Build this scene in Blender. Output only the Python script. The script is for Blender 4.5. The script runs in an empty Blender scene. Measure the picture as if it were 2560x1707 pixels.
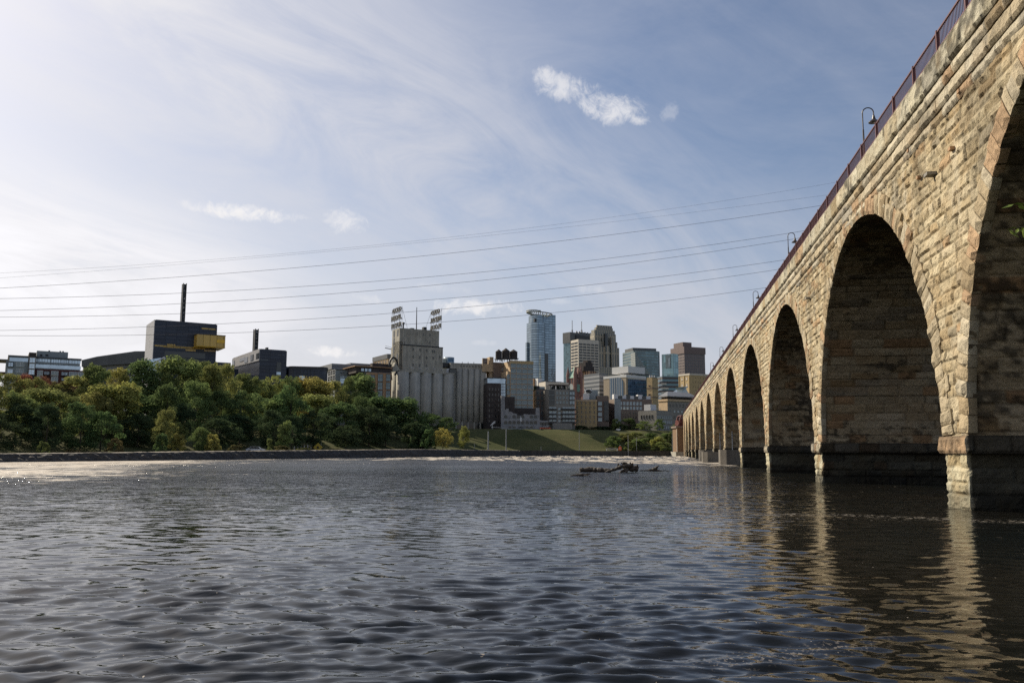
import bpy, math, random
import numpy as np
from math import radians as RAD, sin, cos, pi
from mathutils import Vector, Matrix

S = bpy.context.scene
# ------------------------------------------------------------------ camera
FPX, PITCH, ROLL, CAMH = 2140.0, 0.1272, 0.0037, 2.0      # focal length in pixels of the 2560 px photograph
cd = bpy.data.cameras.new('camera'); cam = bpy.data.objects.new('camera', cd); S.collection.objects.link(cam)
cd.sensor_width = 36; cd.lens = FPX / 2560 * 36; cd.clip_end = 12000; cd.clip_start = .05
_F = Vector((0, cos(PITCH), sin(PITCH))); _U = Vector((0, -sin(PITCH), cos(PITCH))); _R = Vector((1, 0, 0))
cR = _R * cos(ROLL) + _U * sin(ROLL); cU = -_R * sin(ROLL) + _U * cos(ROLL); cF = _F
cam.matrix_world = Matrix.Translation((0, 0, CAMH)) @ Matrix((cR, cU, -cF)).transposed().to_4x4()
S.camera = cam
def ray(px, py):
    return (cF * FPX + cR * (px - 1280) - cU * (py - 853.5)).normalized()
def at(px, py, Y):                      # world point on the ray at forward distance Y
    r = ray(px, py); return Vector((0, 0, CAMH)) + r * (Y / r.y)

# ------------------------------------------------------------------ world, sun, exposure
SUN_AZ, SUN_EL = RAD(-50), RAD(34)      # azimuth measured from +Y towards +X
S.view_settings.view_transform = 'Standard'; S.view_settings.look = 'None'
S.view_settings.exposure = 0.3; S.view_settings.gamma = 1.0
w = bpy.data.worlds.new('World'); S.world = w; w.use_nodes = True
wt = w.node_tree; wt.nodes.clear()
class NT:
    def __init__(s, t): s.t = t
    def n(s, typ, ins=None, **kw):
        nd = s.t.nodes.new(typ)
        for k, v in kw.items(): setattr(nd, k, v)
        if ins:
            for k, v in ins.items():
                if isinstance(v, bpy.types.NodeSocket): s.t.links.new(v, nd.inputs[k])
                else: nd.inputs[k].default_value = v
        return nd
    def m(s, op, a, b=0.0, c=None, clamp=False):
        ins = {0: a, 1: b}
        if c is not None: ins[2] = c
        return s.n('ShaderNodeMath', ins, operation=op, use_clamp=clamp).outputs[0]
    def v(s, op, a, b=(0, 0, 0)):
        nd = s.n('ShaderNodeVectorMath', {0: a, 1: b}, operation=op)
        return nd.outputs['Value'] if op in ('DOT_PRODUCT', 'LENGTH', 'DISTANCE') else nd.outputs[0]
    def ss(s, x, a, b, lo=0.0, hi=1.0):
        return s.n('ShaderNodeMapRange', {0: x, 1: a, 2: b, 3: lo, 4: hi}, interpolation_type='SMOOTHSTEP').outputs[0]
    def lin(s, x, a, b, lo=0.0, hi=1.0):
        return s.n('ShaderNodeMapRange', {0: x, 1: a, 2: b, 3: lo, 4: hi}).outputs[0]
    def noise(s, vec, scale, detail=4, rough=.55, dist=0.0):
        return s.n('ShaderNodeTexNoise', {'Vector': vec, 'Scale': scale, 'Detail': detail, 'Roughness': rough, 'Distortion': dist}).outputs[0]
    def mix(s, f, a, b, bt='MIX'):
        nd = s.n('ShaderNodeMix', {0: f, 6: a, 7: b}, data_type='RGBA', blend_type=bt); return nd.outputs[2]
    def comb(s, x, y, z=0.0):
        return s.n('ShaderNodeCombineXYZ', {0: x, 1: y, 2: z}).outputs[0]
N = NT(wt)
sky = N.n('ShaderNodeTexSky', sky_type='NISHITA', sun_disc=False, sun_elevation=SUN_EL, sun_rotation=SUN_AZ,
          air_density=1.0, dust_density=1.3, ozone_density=1.6, altitude=250)
dirv = N.n('ShaderNodeTexCoord').outputs['Generated']
sp = N.n('ShaderNodeSeparateXYZ', {0: dirv}); dx, dy, dz = sp.outputs
zz = N.m('MAXIMUM', dz, .02)
up = N.m('ADD', zz, .12)
plane = N.comb(N.m('DIVIDE', dx, up), N.m('DIVIDE', dy, up), 0.0)
def gc(p, q):                            # great circle through two points of the sky: unit normal (pointing up) and tangent
    r1, r2 = ray(*p), ray(*q); n_ = r1.cross(r2).normalized()
    if n_.z < 0: n_ = -n_
    return n_, (r2 - r1).normalized()
n1, t1 = gc((330, 0), (1330, 560)); n2, t2 = gc((0, 640), (700, 830))
def streak(n_, t_, su, sv, sc, det=8, dist=.8):
    return N.noise(N.comb(N.m('MULTIPLY', N.v('DOT_PRODUCT', dirv, tuple(t_)), su), N.m('MULTIPLY', N.v('DOT_PRODUCT', dirv, tuple(n_)), sv), N.m('MULTIPLY', dz, .7)), sc, det, .62, dist)
v1 = N.v('DOT_PRODUCT', dirv, tuple(n1)); v2 = N.v('DOT_PRODUCT', dirv, tuple(n2))
s1 = streak(n1, t1, 3.0, 7.5, 1.3, 9, 1.2); s2 = streak(n2, t2, 2.2, 9.5, 1.2, 8, .9); s3 = N.noise(N.n('ShaderNodeMapping', {'Vector': dirv, 'Rotation': (.4, .2, .9), 'Scale': (2.2, 2.2, 6)}).outputs[0], 1.6, 10, .66, 1.4)
az = N.m('ARCTAN2', dx, dy)
leftness = N.ss(az, RAD(17), RAD(-30))
b1 = N.m('MULTIPLY', N.ss(N.m('ABSOLUTE', N.m('SUBTRACT', v1, .02)), .20, 0), N.ss(s1, .30, .66))
b2 = N.m('MULTIPLY', N.ss(N.m('ABSOLUTE', N.m('ADD', v2, .02)), .17, 0), N.m('MULTIPLY', N.ss(s2, .22, .62), N.ss(az, RAD(-2), RAD(-24))))
low = N.ss(dz, .34, .02)
behind = N.ss(dy, .1, -.6)
cirm = N.m('ADD', N.m('MULTIPLY', leftness, .42), N.m('ADD', N.m('MULTIPLY', b1, .34), N.m('ADD', N.m('MULTIPLY', b2, .62), N.m('MULTIPLY', N.m('SUBTRACT', N.m('ADD', s1, s3), .86), .34))))
cirm = N.m('ADD', cirm, N.m('ADD', .07, N.m('MULTIPLY', low, .22)), clamp=True)
cirm = N.m('MULTIPLY', N.m('MINIMUM', cirm, .93), N.ss(dz, .85, .5, .25, 1))
sundot = N.v('DOT_PRODUCT', dirv, (sin(SUN_AZ) * cos(SUN_EL), cos(SUN_AZ) * cos(SUN_EL), sin(SUN_EL)))
glow = N.m('POWER', N.m('MAXIMUM', sundot, 0.0), 5.0)
brt = N.m('ADD', N.m('ADD', 5.35, N.m('MULTIPLY', glow, 2.4)), N.m('MULTIPLY', b2, 1.9))
cloudcol = N.n('ShaderNodeVectorMath', {0: N.mix(N.m('MULTIPLY', leftness, .8), (.945, .955, 1.045, 1), (1.01, .99, 1.0, 1)), 3: brt}, operation='SCALE').outputs[0]
skyc = N.n('ShaderNodeVectorMath', {0: N.n('ShaderNodeVectorMath', {0: sky.outputs[0], 1: (.80, .78, .80)}, operation='MULTIPLY').outputs[0], 3: 1.0}, operation='SCALE').outputs[0]
basecol = N.mix(N.m('MULTIPLY', low, .55), skyc, (4.3, 4.55, 5.35, 1))
basecol = N.mix(cirm, basecol, cloudcol)
# small fair-weather puffs, each at its own bearing and height
puffs = [(1378, 200, 40, 18, 14, .9), (1418, 222, 56, 24, 12, .95), (1480, 262, 34, 22, 20, 1), (1530, 272, 62, 27, 12, 1), (1597, 300, 26, 10, 5, .9), (1673, 280, 16, 20, 30, .3),
         (610, 531, 92, 15, 2, 1.35), (862, 552, 44, 24, 15, .9), (1180, 768, 78, 17, 2, 1.2), (835, 880, 54, 10, 2, 1.3), (925, 748, 28, 9, 10, .5),
         (1100, 720, 60, 10, 3, .28), (1475, 722, 34, 9, 5, .4), (1395, 752, 26, 8, 0, .35), (1222, 857, 26, 6, 0, .3), (180, 872, 70, 10, 3, .45), (300, 790, 120, 18, 2, .25)]
acc = None
pn = N.noise(dirv, 24, 9, .68, 1.0); pn2 = N.noise(dirv, 80, 8, .7, .8)
wob = N.m('ADD', N.m('MULTIPLY', N.m('SUBTRACT', pn, .47), 6.0), N.m('MULTIPLY', N.m('SUBTRACT', pn2, .5), 4.4))
for (px, py, rx, ry, rot, st) in puffs:
    c = ray(px, py); e1 = Vector((c.y, -c.x, 0)).normalized(); e2 = e1.cross(c).normalized()
    r_ = -RAD(rot); a1 = (e1 * cos(r_) + e2 * sin(r_)) / (rx / FPX * 1.15); a2 = (-e1 * sin(r_) + e2 * cos(r_)) / (ry / FPX * 1.15)
    u = N.v('DOT_PRODUCT', dirv, tuple(a1)); v_ = N.v('DOT_PRODUCT', dirv, tuple(a2))
    d2 = N.m('ADD', N.m('POWER', N.m('ABSOLUTE', u), 2.0), N.m('POWER', N.m('ABSOLUTE', v_), 2.0))
    fr = N.m('GREATER_THAN', N.v('DOT_PRODUCT', dirv, tuple(c)), .8)
    g = N.m('MULTIPLY', N.ss(N.m('ADD', d2, wob), 1.9, -.9), N.m('MULTIPLY', fr, st))
    acc = g if acc is None else N.m('MAXIMUM', acc, g)
puffcol = N.n('ShaderNodeVectorMath', {0: (1.02, 1.0, 1.0), 3: N.m('ADD', 6.6, N.m('MULTIPLY', pn2, 1.6))}, operation='SCALE').outputs[0]
fin = N.mix(N.m('MULTIPLY', acc, .74, clamp=True), basecol, puffcol)
bg = N.n('ShaderNodeBackground', {0: fin, 1: .10})
N.t.links.new(bg.outputs[0], N.n('ShaderNodeOutputWorld').inputs[0])
sl = bpy.data.lights.new('sun', 'SUN'); sl.energy = 4.8; sl.angle = RAD(.5); sl.color = (1, .88, .69)
so = bpy.data.objects.new('sun', sl); S.collection.objects.link(so)
so.rotation_euler = Vector((-sin(SUN_AZ) * cos(SUN_EL), -cos(SUN_AZ) * cos(SUN_EL), -sin(SUN_EL))).to_track_quat('-Z', 'Y').to_euler()
so.location = (-50, -20, 80)
S.cycles.use_denoising = False
S.cycles.max_bounces = 6; S.cycles.diffuse_bounces = 3; S.cycles.glossy_bounces = 3; S.cycles.transmission_bounces = 2
S.cycles.transparent_max_bounces = 4; S.cycles.sample_clamp_indirect = 6; S.cycles.caustics_reflective = False

# ------------------------------------------------------------------ helpers
rnd = random.Random(7); rng = np.random.default_rng(7)
def tag(o, label=None, cat=None, group=None, kind=None):
    if label: o['label'] = label
    if cat: o['category'] = cat
    if group: o['group'] = group
    if kind: o['kind'] = kind
    return o
def link(name, me, parent=None):
    o = bpy.data.objects.new(name, me); S.collection.objects.link(o)
    if parent is not None: o.parent = parent
    return o
def empty(name, loc=(0, 0, 0), rz=0, label=None, cat=None, group=None):
    o = bpy.data.objects.new(name, None); S.collection.objects.link(o); o.location = loc; o.rotation_euler[2] = rz
    o.empty_display_size = .5
    return tag(o, label, cat, group)
def copy_tree(o, parent=None):
    c = o.copy(); S.collection.objects.link(c)
    if parent is not None: c.parent = parent
    for ch in list(o.children): copy_tree(ch, c)
    return c
class MB:
    """collects faces and builds one mesh"""
    def __init__(s): s.v = []; s.f = []; s.mi = []
    def face(s, pts, mi=0):
        b = len(s.v); s.v += [tuple(p) for p in pts]; s.f.append(tuple(range(b, b + len(pts)))); s.mi.append(mi); return s
    def box(s, x0, x1, y0, y1, z0, z1, mi=0):
        b = len(s.v)
        s.v += [(x0, y0, z0), (x1, y0, z0), (x1, y1, z0), (x0, y1, z0), (x0, y0, z1), (x1, y0, z1), (x1, y1, z1), (x0, y1, z1)]
        for f in ((3, 2, 1, 0), (4, 5, 6, 7), (0, 1, 5, 4), (1, 2, 6, 5), (2, 3, 7, 6), (3, 0, 4, 7)):
            s.f.append(tuple(b + i for i in f)); s.mi.append(mi)
        return s
    def prism(s, poly, z0, z1, mi=0, top=None):        # poly in xy counter-clockwise; top: list of z per vertex
        b = len(s.v); n = len(poly)
        s.v += [(x, y, z0) for x, y in poly] + [(x, y, (top[i] if top else z1)) for i, (x, y) in enumerate(poly)]
        s.f.append(tuple(b + i for i in reversed(range(n)))); s.f.append(tuple(b + n + i for i in range(n))); s.mi += [mi, mi]
        for i in range(n):
            j = (i + 1) % n; s.f.append((b + i, b + j, b + n + j, b + n + i)); s.mi.append(mi)
        return s
    def slab(s, poly, y0, y1, mi=0):                   # poly in xz, extruded along y
        b = len(s.v); n = len(poly)
        s.v += [(x, y0, z) for x, z in poly] + [(x, y1, z) for x, z in poly]
        s.f.append(tuple(b + i for i in range(n))); s.f.append(tuple(b + n + i for i in reversed(range(n)))); s.mi += [mi, mi]
        for i in range(n):
            j = (i + 1) % n; s.f.append((b + j, b + i, b + n + i, b + n + j)); s.mi.append(mi)
        return s
    def cyl(s, cx, cy, r, z0, z1, n=16, mi=0, r1=None):
        r1 = r if r1 is None else r1; b = len(s.v)
        for z, q in ((z0, r), (z1, r1)):
            s.v += [(cx + q * cos(2 * pi * i / n), cy + q * sin(2 * pi * i / n), z) for i in range(n)]
        s.f.append(tuple(b + i for i in reversed(range(n)))); s.f.append(tuple(b + n + i for i in range(n))); s.mi += [mi, mi]
        for i in range(n):
            j = (i + 1) % n; s.f.append((b + i, b + j, b + n + j, b + n + i)); s.mi.append(mi)
        return s
    def tube(s, pts, r, n=6, mi=0):
        pts = [Vector(p) for p in pts]; rs = r if isinstance(r, (list, tuple)) else [r] * len(pts); b = len(s.v)
        for i, p in enumerate(pts):
            t = (pts[min(i + 1, len(pts) - 1)] - pts[max(i - 1, 0)]).normalized()
            a = t.orthogonal().normalized() if abs(t.z) > .95 else t.cross(Vector((0, 0, 1))).normalized()
            c = t.cross(a)
            if i and (a.dot(pa) < 0): a = -a; c = -c
            if abs(t.z) > .95 and i: a = (pa - t * pa.dot(t)).normalized(); c = t.cross(a)
            pa = a
            s.v += [tuple(p + (a * cos(2 * pi * k / n) + c * sin(2 * pi * k / n)) * rs[i]) for k in range(n)]
        for i in range(len(pts) - 1):
            for k in range(n):
                l = (k + 1) % n
                s.f.append((b + i * n + k, b + i * n + l, b + (i + 1) * n + l, b + (i + 1) * n + k)); s.mi.append(mi)
        s.f.append(tuple(b + k for k in reversed(range(n)))); s.f.append(tuple(b + (len(pts) - 1) * n + k for k in range(n))); s.mi += [mi, mi]
        return s
    def mesh(s, name, mats, smooth=False):
        me = bpy.data.meshes.new(name); me.from_pydata(s.v, [], s.f)
        for m in (mats if isinstance(mats, (list, tuple)) else [mats]): me.materials.append(m)
        if any(s.mi): me.polygons.foreach_set('material_index', s.mi)
        if smooth: me.polygons.foreach_set('use_smooth', [True] * len(s.f))
        me.update(); return me
    def build(s, name, mats, parent=None, smooth=False): return link(name, s.mesh(name, mats, smooth), parent)

def npmesh(name, V, Fq, mats, attrs=None, smooth=False):
    me = bpy.data.meshes.new(name); nv, nf, k = len(V), len(Fq), Fq.shape[1]
    me.vertices.add(nv); me.vertices.foreach_set('co', V.astype(np.float32).ravel())
    me.loops.add(nf * k); me.loops.foreach_set('vertex_index', Fq.astype(np.int32).ravel())
    me.polygons.add(nf); me.polygons.foreach_set('loop_start', np.arange(0, nf * k, k, dtype=np.int32))
    try: me.polygons.foreach_set('loop_total', np.full(nf, k, dtype=np.int32))
    except Exception: pass
    me.polygons.foreach_set('use_smooth', np.full(nf, smooth))
    for m in (mats if isinstance(mats, (list, tuple)) else [mats]): me.materials.append(m)
    me.update(calc_edges=True)
    for nm, a in (attrs or {}).items():
        if a.ndim == 2:
            at_ = me.attributes.new(nm, 'FLOAT_COLOR', 'POINT'); at_.data.foreach_set('color', np.c_[a, np.ones(len(a))].astype(np.float32).ravel())
        else:
            at_ = me.attributes.new(nm, 'FLOAT', 'POINT'); at_.data.foreach_set('value', a.astype(np.float32))
    return me
def gridfaces(nr, nc, keep=None, flip=False):
    i = np.arange(nr * nc).reshape(nr, nc)
    f = np.stack([i[:-1, :-1], i[:-1, 1:], i[1:, 1:], i[1:, :-1]], -1).reshape(-1, 4)
    if flip: f = f[:, ::-1]
    return f if keep is None else f[keep.ravel()]
def hsh(ix, iy, seed=0):
    n = (ix.astype(np.int64) * 374761393 + iy.astype(np.int64) * 668265263 + seed * 1442695041) & 0xffffffff
    n = ((n ^ (n >> 13)) * 1274126177) & 0xffffffff
    return ((n ^ (n >> 16)) & 0xffff) / 65535.0
def vnoise(x, y, seed=0):
    x0 = np.floor(x); y0 = np.floor(y); fx = x - x0; fy = y - y0; fx = fx * fx * (3 - 2 * fx); fy = fy * fy * (3 - 2 * fy)
    a = hsh(x0, y0, seed); b = hsh(x0 + 1, y0, seed); c = hsh(x0, y0 + 1, seed); d = hsh(x0 + 1, y0 + 1, seed)
    return (a * (1 - fx) + b * fx) * (1 - fy) + (c * (1 - fx) + d * fx) * fy
def fbm(x, y, seed=0, o=4, g=.5):
    r = 0; a = 1; t = 0
    for k in range(o): r = r + a * vnoise(x * 2 ** k + 17 * k, y * 2 ** k - 9 * k, seed + k); t += a; a *= g
    return r / t
def sstep(x, a, b):
    t = np.clip((x - a) / (b - a), 0, 1); return t * t * (3 - 2 * t)

# ------------------------------------------------------------------ materials
def mat(name, col, rough=.8, var=.15, scale=1.0, bump=0.0, bscale=None, metal=0.0, spec=.5, streak=0.0, coord='Object'):
    m = bpy.data.materials.new(name); m.use_nodes = True; t = m.node_tree; t.nodes.clear(); n = NT(t)
    co = n.n('ShaderNodeTexCoord').outputs[coord]
    a = n.noise(co, scale, 5, .6)
    f = n.lin(a, .3, .7, 1 - var, 1 + var)
    if streak:
        ms = n.n('ShaderNodeMapping', {'Vector': co, 'Scale': (.9, .9, .05)}).outputs[0]
        f = n.m('MULTIPLY', f, n.lin(n.noise(ms, 1.1, 5, .7), .32, .68, 1 - streak, 1 + streak * .5))
    c = n.n('ShaderNodeVectorMath', {0: tuple(col[:3]), 3: f}, operation='SCALE').outputs[0]
    b = n.n('ShaderNodeBsdfPrincipled', {'Base Color': c, 'Roughness': rough, 'Metallic': metal, 'Specular IOR Level': spec})
    if bump:
        h = n.noise(co, bscale or scale * 4, 6, .65)
        t.links.new(n.n('ShaderNodeBump', {'Height': h, 'Strength': .8, 'Distance': bump}).outputs[0], b.inputs['Normal'])
    t.links.new(b.outputs[0], n.n('ShaderNodeOutputMaterial').inputs[0]); return m
def gridmat(name, glass, frame, px, pz, wx, wz, rough=.12, spec=1.0, frough=.6, oz=0.0, tilt=.0, vary=.35, metal=0.0):
    """curtain wall: panes of glass between mullions, laid out in the building's own coordinates"""
    m = bpy.data.materials.new(name); m.use_nodes = True; t = m.node_tree; t.nodes.clear(); n = NT(t)
    s3 = n.n('ShaderNodeSeparateXYZ', {0: n.n('ShaderNodeTexCoord').outputs['Object']}); x, y, z = s3.outputs
    u = n.m('DIVIDE', n.m('ADD', n.m('ADD', x, y), 500.0), px); v = n.m('DIVIDE', n.m('ADD', z, 500.0 + oz), pz)
    fu = n.m('FRACT', u); fv = n.m('FRACT', v)
    k = n.m('MAXIMUM', n.m('LESS_THAN', fu, wx / px), n.m('LESS_THAN', fv, wz / pz))
    rn = n.n('ShaderNodeTexWhiteNoise', {'Vector': n.comb(n.m('FLOOR', u), n.m('FLOOR', v))}, noise_dimensions='3D').outputs[0]
    g = n.n('ShaderNodeVectorMath', {0: tuple(glass), 3: n.lin(rn, 0, 1, 1 - vary, 1 + vary)}, operation='SCALE').outputs[0]
    c = n.mix(k, g, (*frame, 1))
    b = n.n('ShaderNodeBsdfPrincipled', {'Base Color': c, 'Roughness': n.lin(k, 0, 1, rough, frough), 'Specular IOR Level': n.lin(k, 0, 1, spec, .3), 'Metallic': n.lin(k, 0, 1, metal, 0)})
    if tilt:
        bp = n.n('ShaderNodeBump', {'Height': n.m('MULTIPLY', n.noise(n.n('ShaderNodeTexCoord').outputs['Object'], .25, 2), 1.0), 'Strength': tilt, 'Distance': .5})
        t.links.new(bp.outputs[0], b.inputs['Normal'])
    t.links.new(b.outputs[0], n.n('ShaderNodeOutputMaterial').inputs[0]); return m
def stonemat(name, mul=1.0, rough=.9, bump=.03):
    m = bpy.data.materials.new(name); m.use_nodes = True; t = m.node_tree; t.nodes.clear(); n = NT(t)
    co = n.n('ShaderNodeTexCoord').outputs['Object']
    at_ = n.n('ShaderNodeAttribute', attribute_name='stone').outputs['Color']
    f = n.lin(n.noise(co, 7, 6, .7), .3, .7, .80 * mul, 1.16 * mul)
    pits = n.ss(n.noise(co, 3.2, 5, .72), .66, .74)
    c = n.n('ShaderNodeVectorMath', {0: at_, 3: f}, operation='SCALE').outputs[0]
    c = n.mix(n.m('MULTIPLY', pits, .55), c, (.07, .06, .05, 1))
    b = n.n('ShaderNodeBsdfPrincipled', {'Base Color': c, 'Roughness': rough, 'Specular IOR Level': .25})
    h = n.m('ADD', n.noise(co, 5.5, 8, .72), n.m('MULTIPLY', n.noise(co, 19, 4, .6), .35))
    t.links.new(n.n('ShaderNodeBump', {'Height': h, 'Strength': .9, 'Distance': bump * 3}).outputs[0], b.inputs['Normal'])
    t.links.new(b.outputs[0], n.n('ShaderNodeOutputMaterial').inputs[0]); return m

M = {}
M['stone'] = stonemat('limestone_masonry', 1.0)
M['concrete'] = mat('weathered_concrete', (.37, .355, .305), .9, .18, .35, .05, 1.5, streak=.38)
M['silo'] = mat('silo_concrete', (.41, .395, .345), .9, .14, .25, .05, 1.5, streak=.22)
M['collar'] = mat('stained_concrete', (.15, .135, .115), .9, .25, .6, .04, 2, streak=.4)
M['rustred'] = mat('oxide_red_paint', (.11, .030, .026), .45, .25, 3)
M['lamp'] = mat('bronze_paint', (.05, .035, .03), .4, .2, 4)
M['dark'] = mat('dark_metal', (.022, .024, .026), .5, .2, 2)
M['steel'] = mat('galvanised_steel', (.35, .36, .37), .45, .1, 2, metal=.3)
M['navy'] = gridmat('blue_black_steel_panels', (.020, .028, .050), (.012, .016, .028), 4.2, 1.35, .10, .10, .38, .5, vary=.25)
M['palepanel'] = gridmat('pale_steel_panels', (.36, .36, .38), (.25, .25, .27), 3, 1.35, .08, .09, .5, .4, vary=.06)
M['gold'] = gridmat('amber_glass', (.58, .36, .05), (.20, .13, .03), 2.6, 9, .16, .2, .2, .6, vary=.15)
M['goldb'] = mat('bright_yellow_glass', (.85, .50, .02), .3, .05, 1)
M['roofgrey'] = mat('grey_roofing', (.14, .145, .15), .85, .2, .3)
M['zinc'] = mat('standing_seam_zinc', (.09, .095, .10), .5, .2, .1, streak=.2)
M['zincl'] = mat('pale_zinc', (0.207, 0.213, 0.220), .5, .2, .08)
M['brickred'] = mat('dark_red_brick', (.10, .034, .030), .9, .2, 2, .02, 12)
M['brickor'] = mat('orange_brick', (0.37, 0.23, 0.13), .9, .15, .8, .02, 12)
M['bricktan'] = mat('tan_brick', (0.488, 0.366, 0.232), .9, .14, .5, .02, 9)
M['brickyel'] = mat('yellow_brick', (0.439, 0.329, 0.177), .9, .16, .6, .02, 9)
M['brickbrn'] = mat('brown_brick', (0.183, 0.140, 0.116), .9, .2, .6, .02, 9)
M['brickdk'] = mat('soot_dark_brick', (.055, .045, .042), .9, .3, .4, .03, 6)
M['brickpale'] = mat('grey_brick', (0.244, 0.232, 0.207), .9, .15, .6, .02, 9)
M['ruin'] = mat('ruin_limestone', (0.268, 0.268, 0.275), .95, .3, .5, .12, 2.5)
M['clad'] = mat('grey_cladding', (0.256, 0.287, 0.293), .7, .1, 1)
M['cream'] = mat('cream_panel', (0.550, 0.506, 0.440), .8, .08, .3)
M['white'] = mat('white_trim', (.62, .62, .62), .6, .05, 1)
M['frame'] = mat('window_frame_grey', (.30, .33, .34), .6, .1, 1)
M['glass'] = mat('window_glass', (.10, .135, .145), .1, .4, .3, spec=1.0, metal=.35)
M['glassm'] = mat('dull_sky_glass', (.20, .25, .28), .1, .35, .3, spec=1.0, metal=.5)
M['glassb'] = mat('sky_lit_glass', (.40, .48, .56), .07, .25, .25, spec=1.0, metal=.7)
M['glassd'] = mat('dark_glass', (.012, .016, .018), .12, .5, .3, spec=.6)
M['copper'] = mat('green_copper', (.17, .30, .25), .75, .2, .2)
M['pink'] = mat('red_granite', (0.244, 0.134, 0.116), .9, .2, .3, streak=.15)
M['rock'] = None
M['wood'] = mat('wet_driftwood', (.055, .043, .033), .7, .4, 2, .03, 8)
M['bark'] = mat('bark', (.07, .055, .04), .95, .3, 3, .03, 10)
M['orange'] = mat('safety_orange', (.75, .13, .03), .6, .1, 2)
M['yellow'] = mat('sign_yellow', (.6, .42, .05), .5, .1, 2)
M['carpaint'] = mat('white_car_paint', (.65, .67, .7), .25, .03, 2)
M['tyre'] = mat('rubber', (.02, .02, .02), .8, .1, 2)
M['signmetal'] = mat('olive_sign_letters', (.014, .015, .011), .6, .3, .8)
M['tank'] = mat('tank_timber', (.05, .04, .036), .9, .3, .8, streak=.3)
M['wire'] = mat('aluminium_wire', (.09, .09, .10), .5, .1, .1)

# ------------------------------------------------------------------ the stone arch bridge
BA, BD = 0.1673, 10.82                 # bearing and perpendicular distance of the near face
SP, PC0, AR, AZ0 = 27.36, 33.8, 12.35, 2.0
S_END = 349.0; WB = 8.6
bD = Vector((sin(BA), cos(BA), 0)); bN = Vector((cos(BA), -sin(BA), 0))
bridge = empty('stone_arch_bridge', bN * BD, pi / 2 - BA, 'long cream limestone bridge of many round arches running away over the river', 'bridge')
CREAM = np.array([(.50, .44, .325), (.46, .39, .27), (.42, .34, .22), (.53, .48, .375), (.37, .29, .18), (.43, .30, .185), (.35, .32, .26), (.55, .495, .375)])
def masonry(u, v, seed=0, ch=(.34, .52), bl=(.6, 1.5), v0=-4.0, v1=20.0, rough=1.0, stain=.5, bounds=None, warm=0.0, dark=0.0):
    r = np.random.default_rng(seed)
    if bounds is None:
        vb = [v0]
        while vb[-1] < v1: vb.append(vb[-1] + r.uniform(*ch))
    else: vb = list(bounds)
    vb = np.array(vb); shp = u.shape; u = u.ravel(); v = v.ravel()
    ci = np.clip(np.searchsorted(vb, v, 'right') - 1, 0, len(vb) - 2)
    dv = np.minimum(v - vb[ci], vb[ci + 1] - v); bi = np.zeros_like(ci); du = np.zeros_like(u)
    u0, u1 = u.min() - 3, u.max() + 3
    for c in range(len(vb) - 1):
        k = ci == c
        if not k.any(): continue
        h_ = vb[c + 1] - vb[c]
        w_ = r.uniform(bl[0], bl[1], int((u1 - u0) / bl[0]) + 3); ub = u0 - r.uniform(0, 2) + np.cumsum(w_) - w_[0]
        b = np.clip(np.searchsorted(ub, u[k], 'right') - 1, 0, len(ub) - 2)
        bi[k] = b; du[k] = np.minimum(u[k] - ub[b], ub[b + 1] - u[k])
    h1 = hsh(bi, ci, seed + 1); h2 = hsh(bi, ci, seed + 2); h3 = hsh(bi, ci, seed + 3)
    e = np.minimum(np.maximum(du, 0), np.maximum(dv, 0))
    edge = sstep(e, 0.0, .10)
    n1 = fbm(u * 1.7 + h1 * 50, v * 2.4, seed + 5, 4, .6); n2 = fbm(u * .23, v * .35, seed + 9, 4); n3 = fbm(u * 3.1, v * 4.3, seed + 11, 3, .6)
    rel = (h1 * .05 + edge * .06 + (n1 - .5) * .21 * edge + (n3 - .5) * .09) * rough - .06
    w = (h2 * 4.999).astype(int); w = np.where(h3 > .80, 4 + (h2 * 2.99).astype(int), np.array([0, 3, 1, 7, 0])[w % 5])
    if warm: w = np.where(h3 < warm, np.where(h1 < .45, 5, 4), w)
    c = CREAM[w] * (.84 + .32 * h1)[:, None]
    c = c * (1 - .55 * (1 - sstep(e, .0, .035)))[:, None]                       # dark joints
    st = sstep(n2 * .5 + n1 * .28 + n3 * .35, .62 - .05 * stain, .70)            # lichen and soot, blotchy
    c = c * (1 - stain * st)[:, None] + np.array([.05, .045, .035]) * (stain * st)[:, None]
    brn = sstep(fbm(u * .9, v * 1.4, seed + 21, 3), .52, .72)
    c = c * (1 - .26 * brn[:, None]) + np.array([.36, .24, .12]) * (.26 * brn)[:, None]
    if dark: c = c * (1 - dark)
    return rel.reshape(shp), c.reshape(*shp, 3)
def surf(name, P, C, parent, keep=None, flip=False, smooth=False):
    nr, nc = P.shape[:2]
    return link(name, npmesh(name, P.reshape(-1, 3), gridfaces(nr, nc, keep, flip), M['stone'], {'stone': C.reshape(-1, 3)}, smooth), parent)

arch_c = [PC0 - SP / 2 + SP * k for k in range(-1, 13)]       # arch centres
ZW = 14.43
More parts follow.
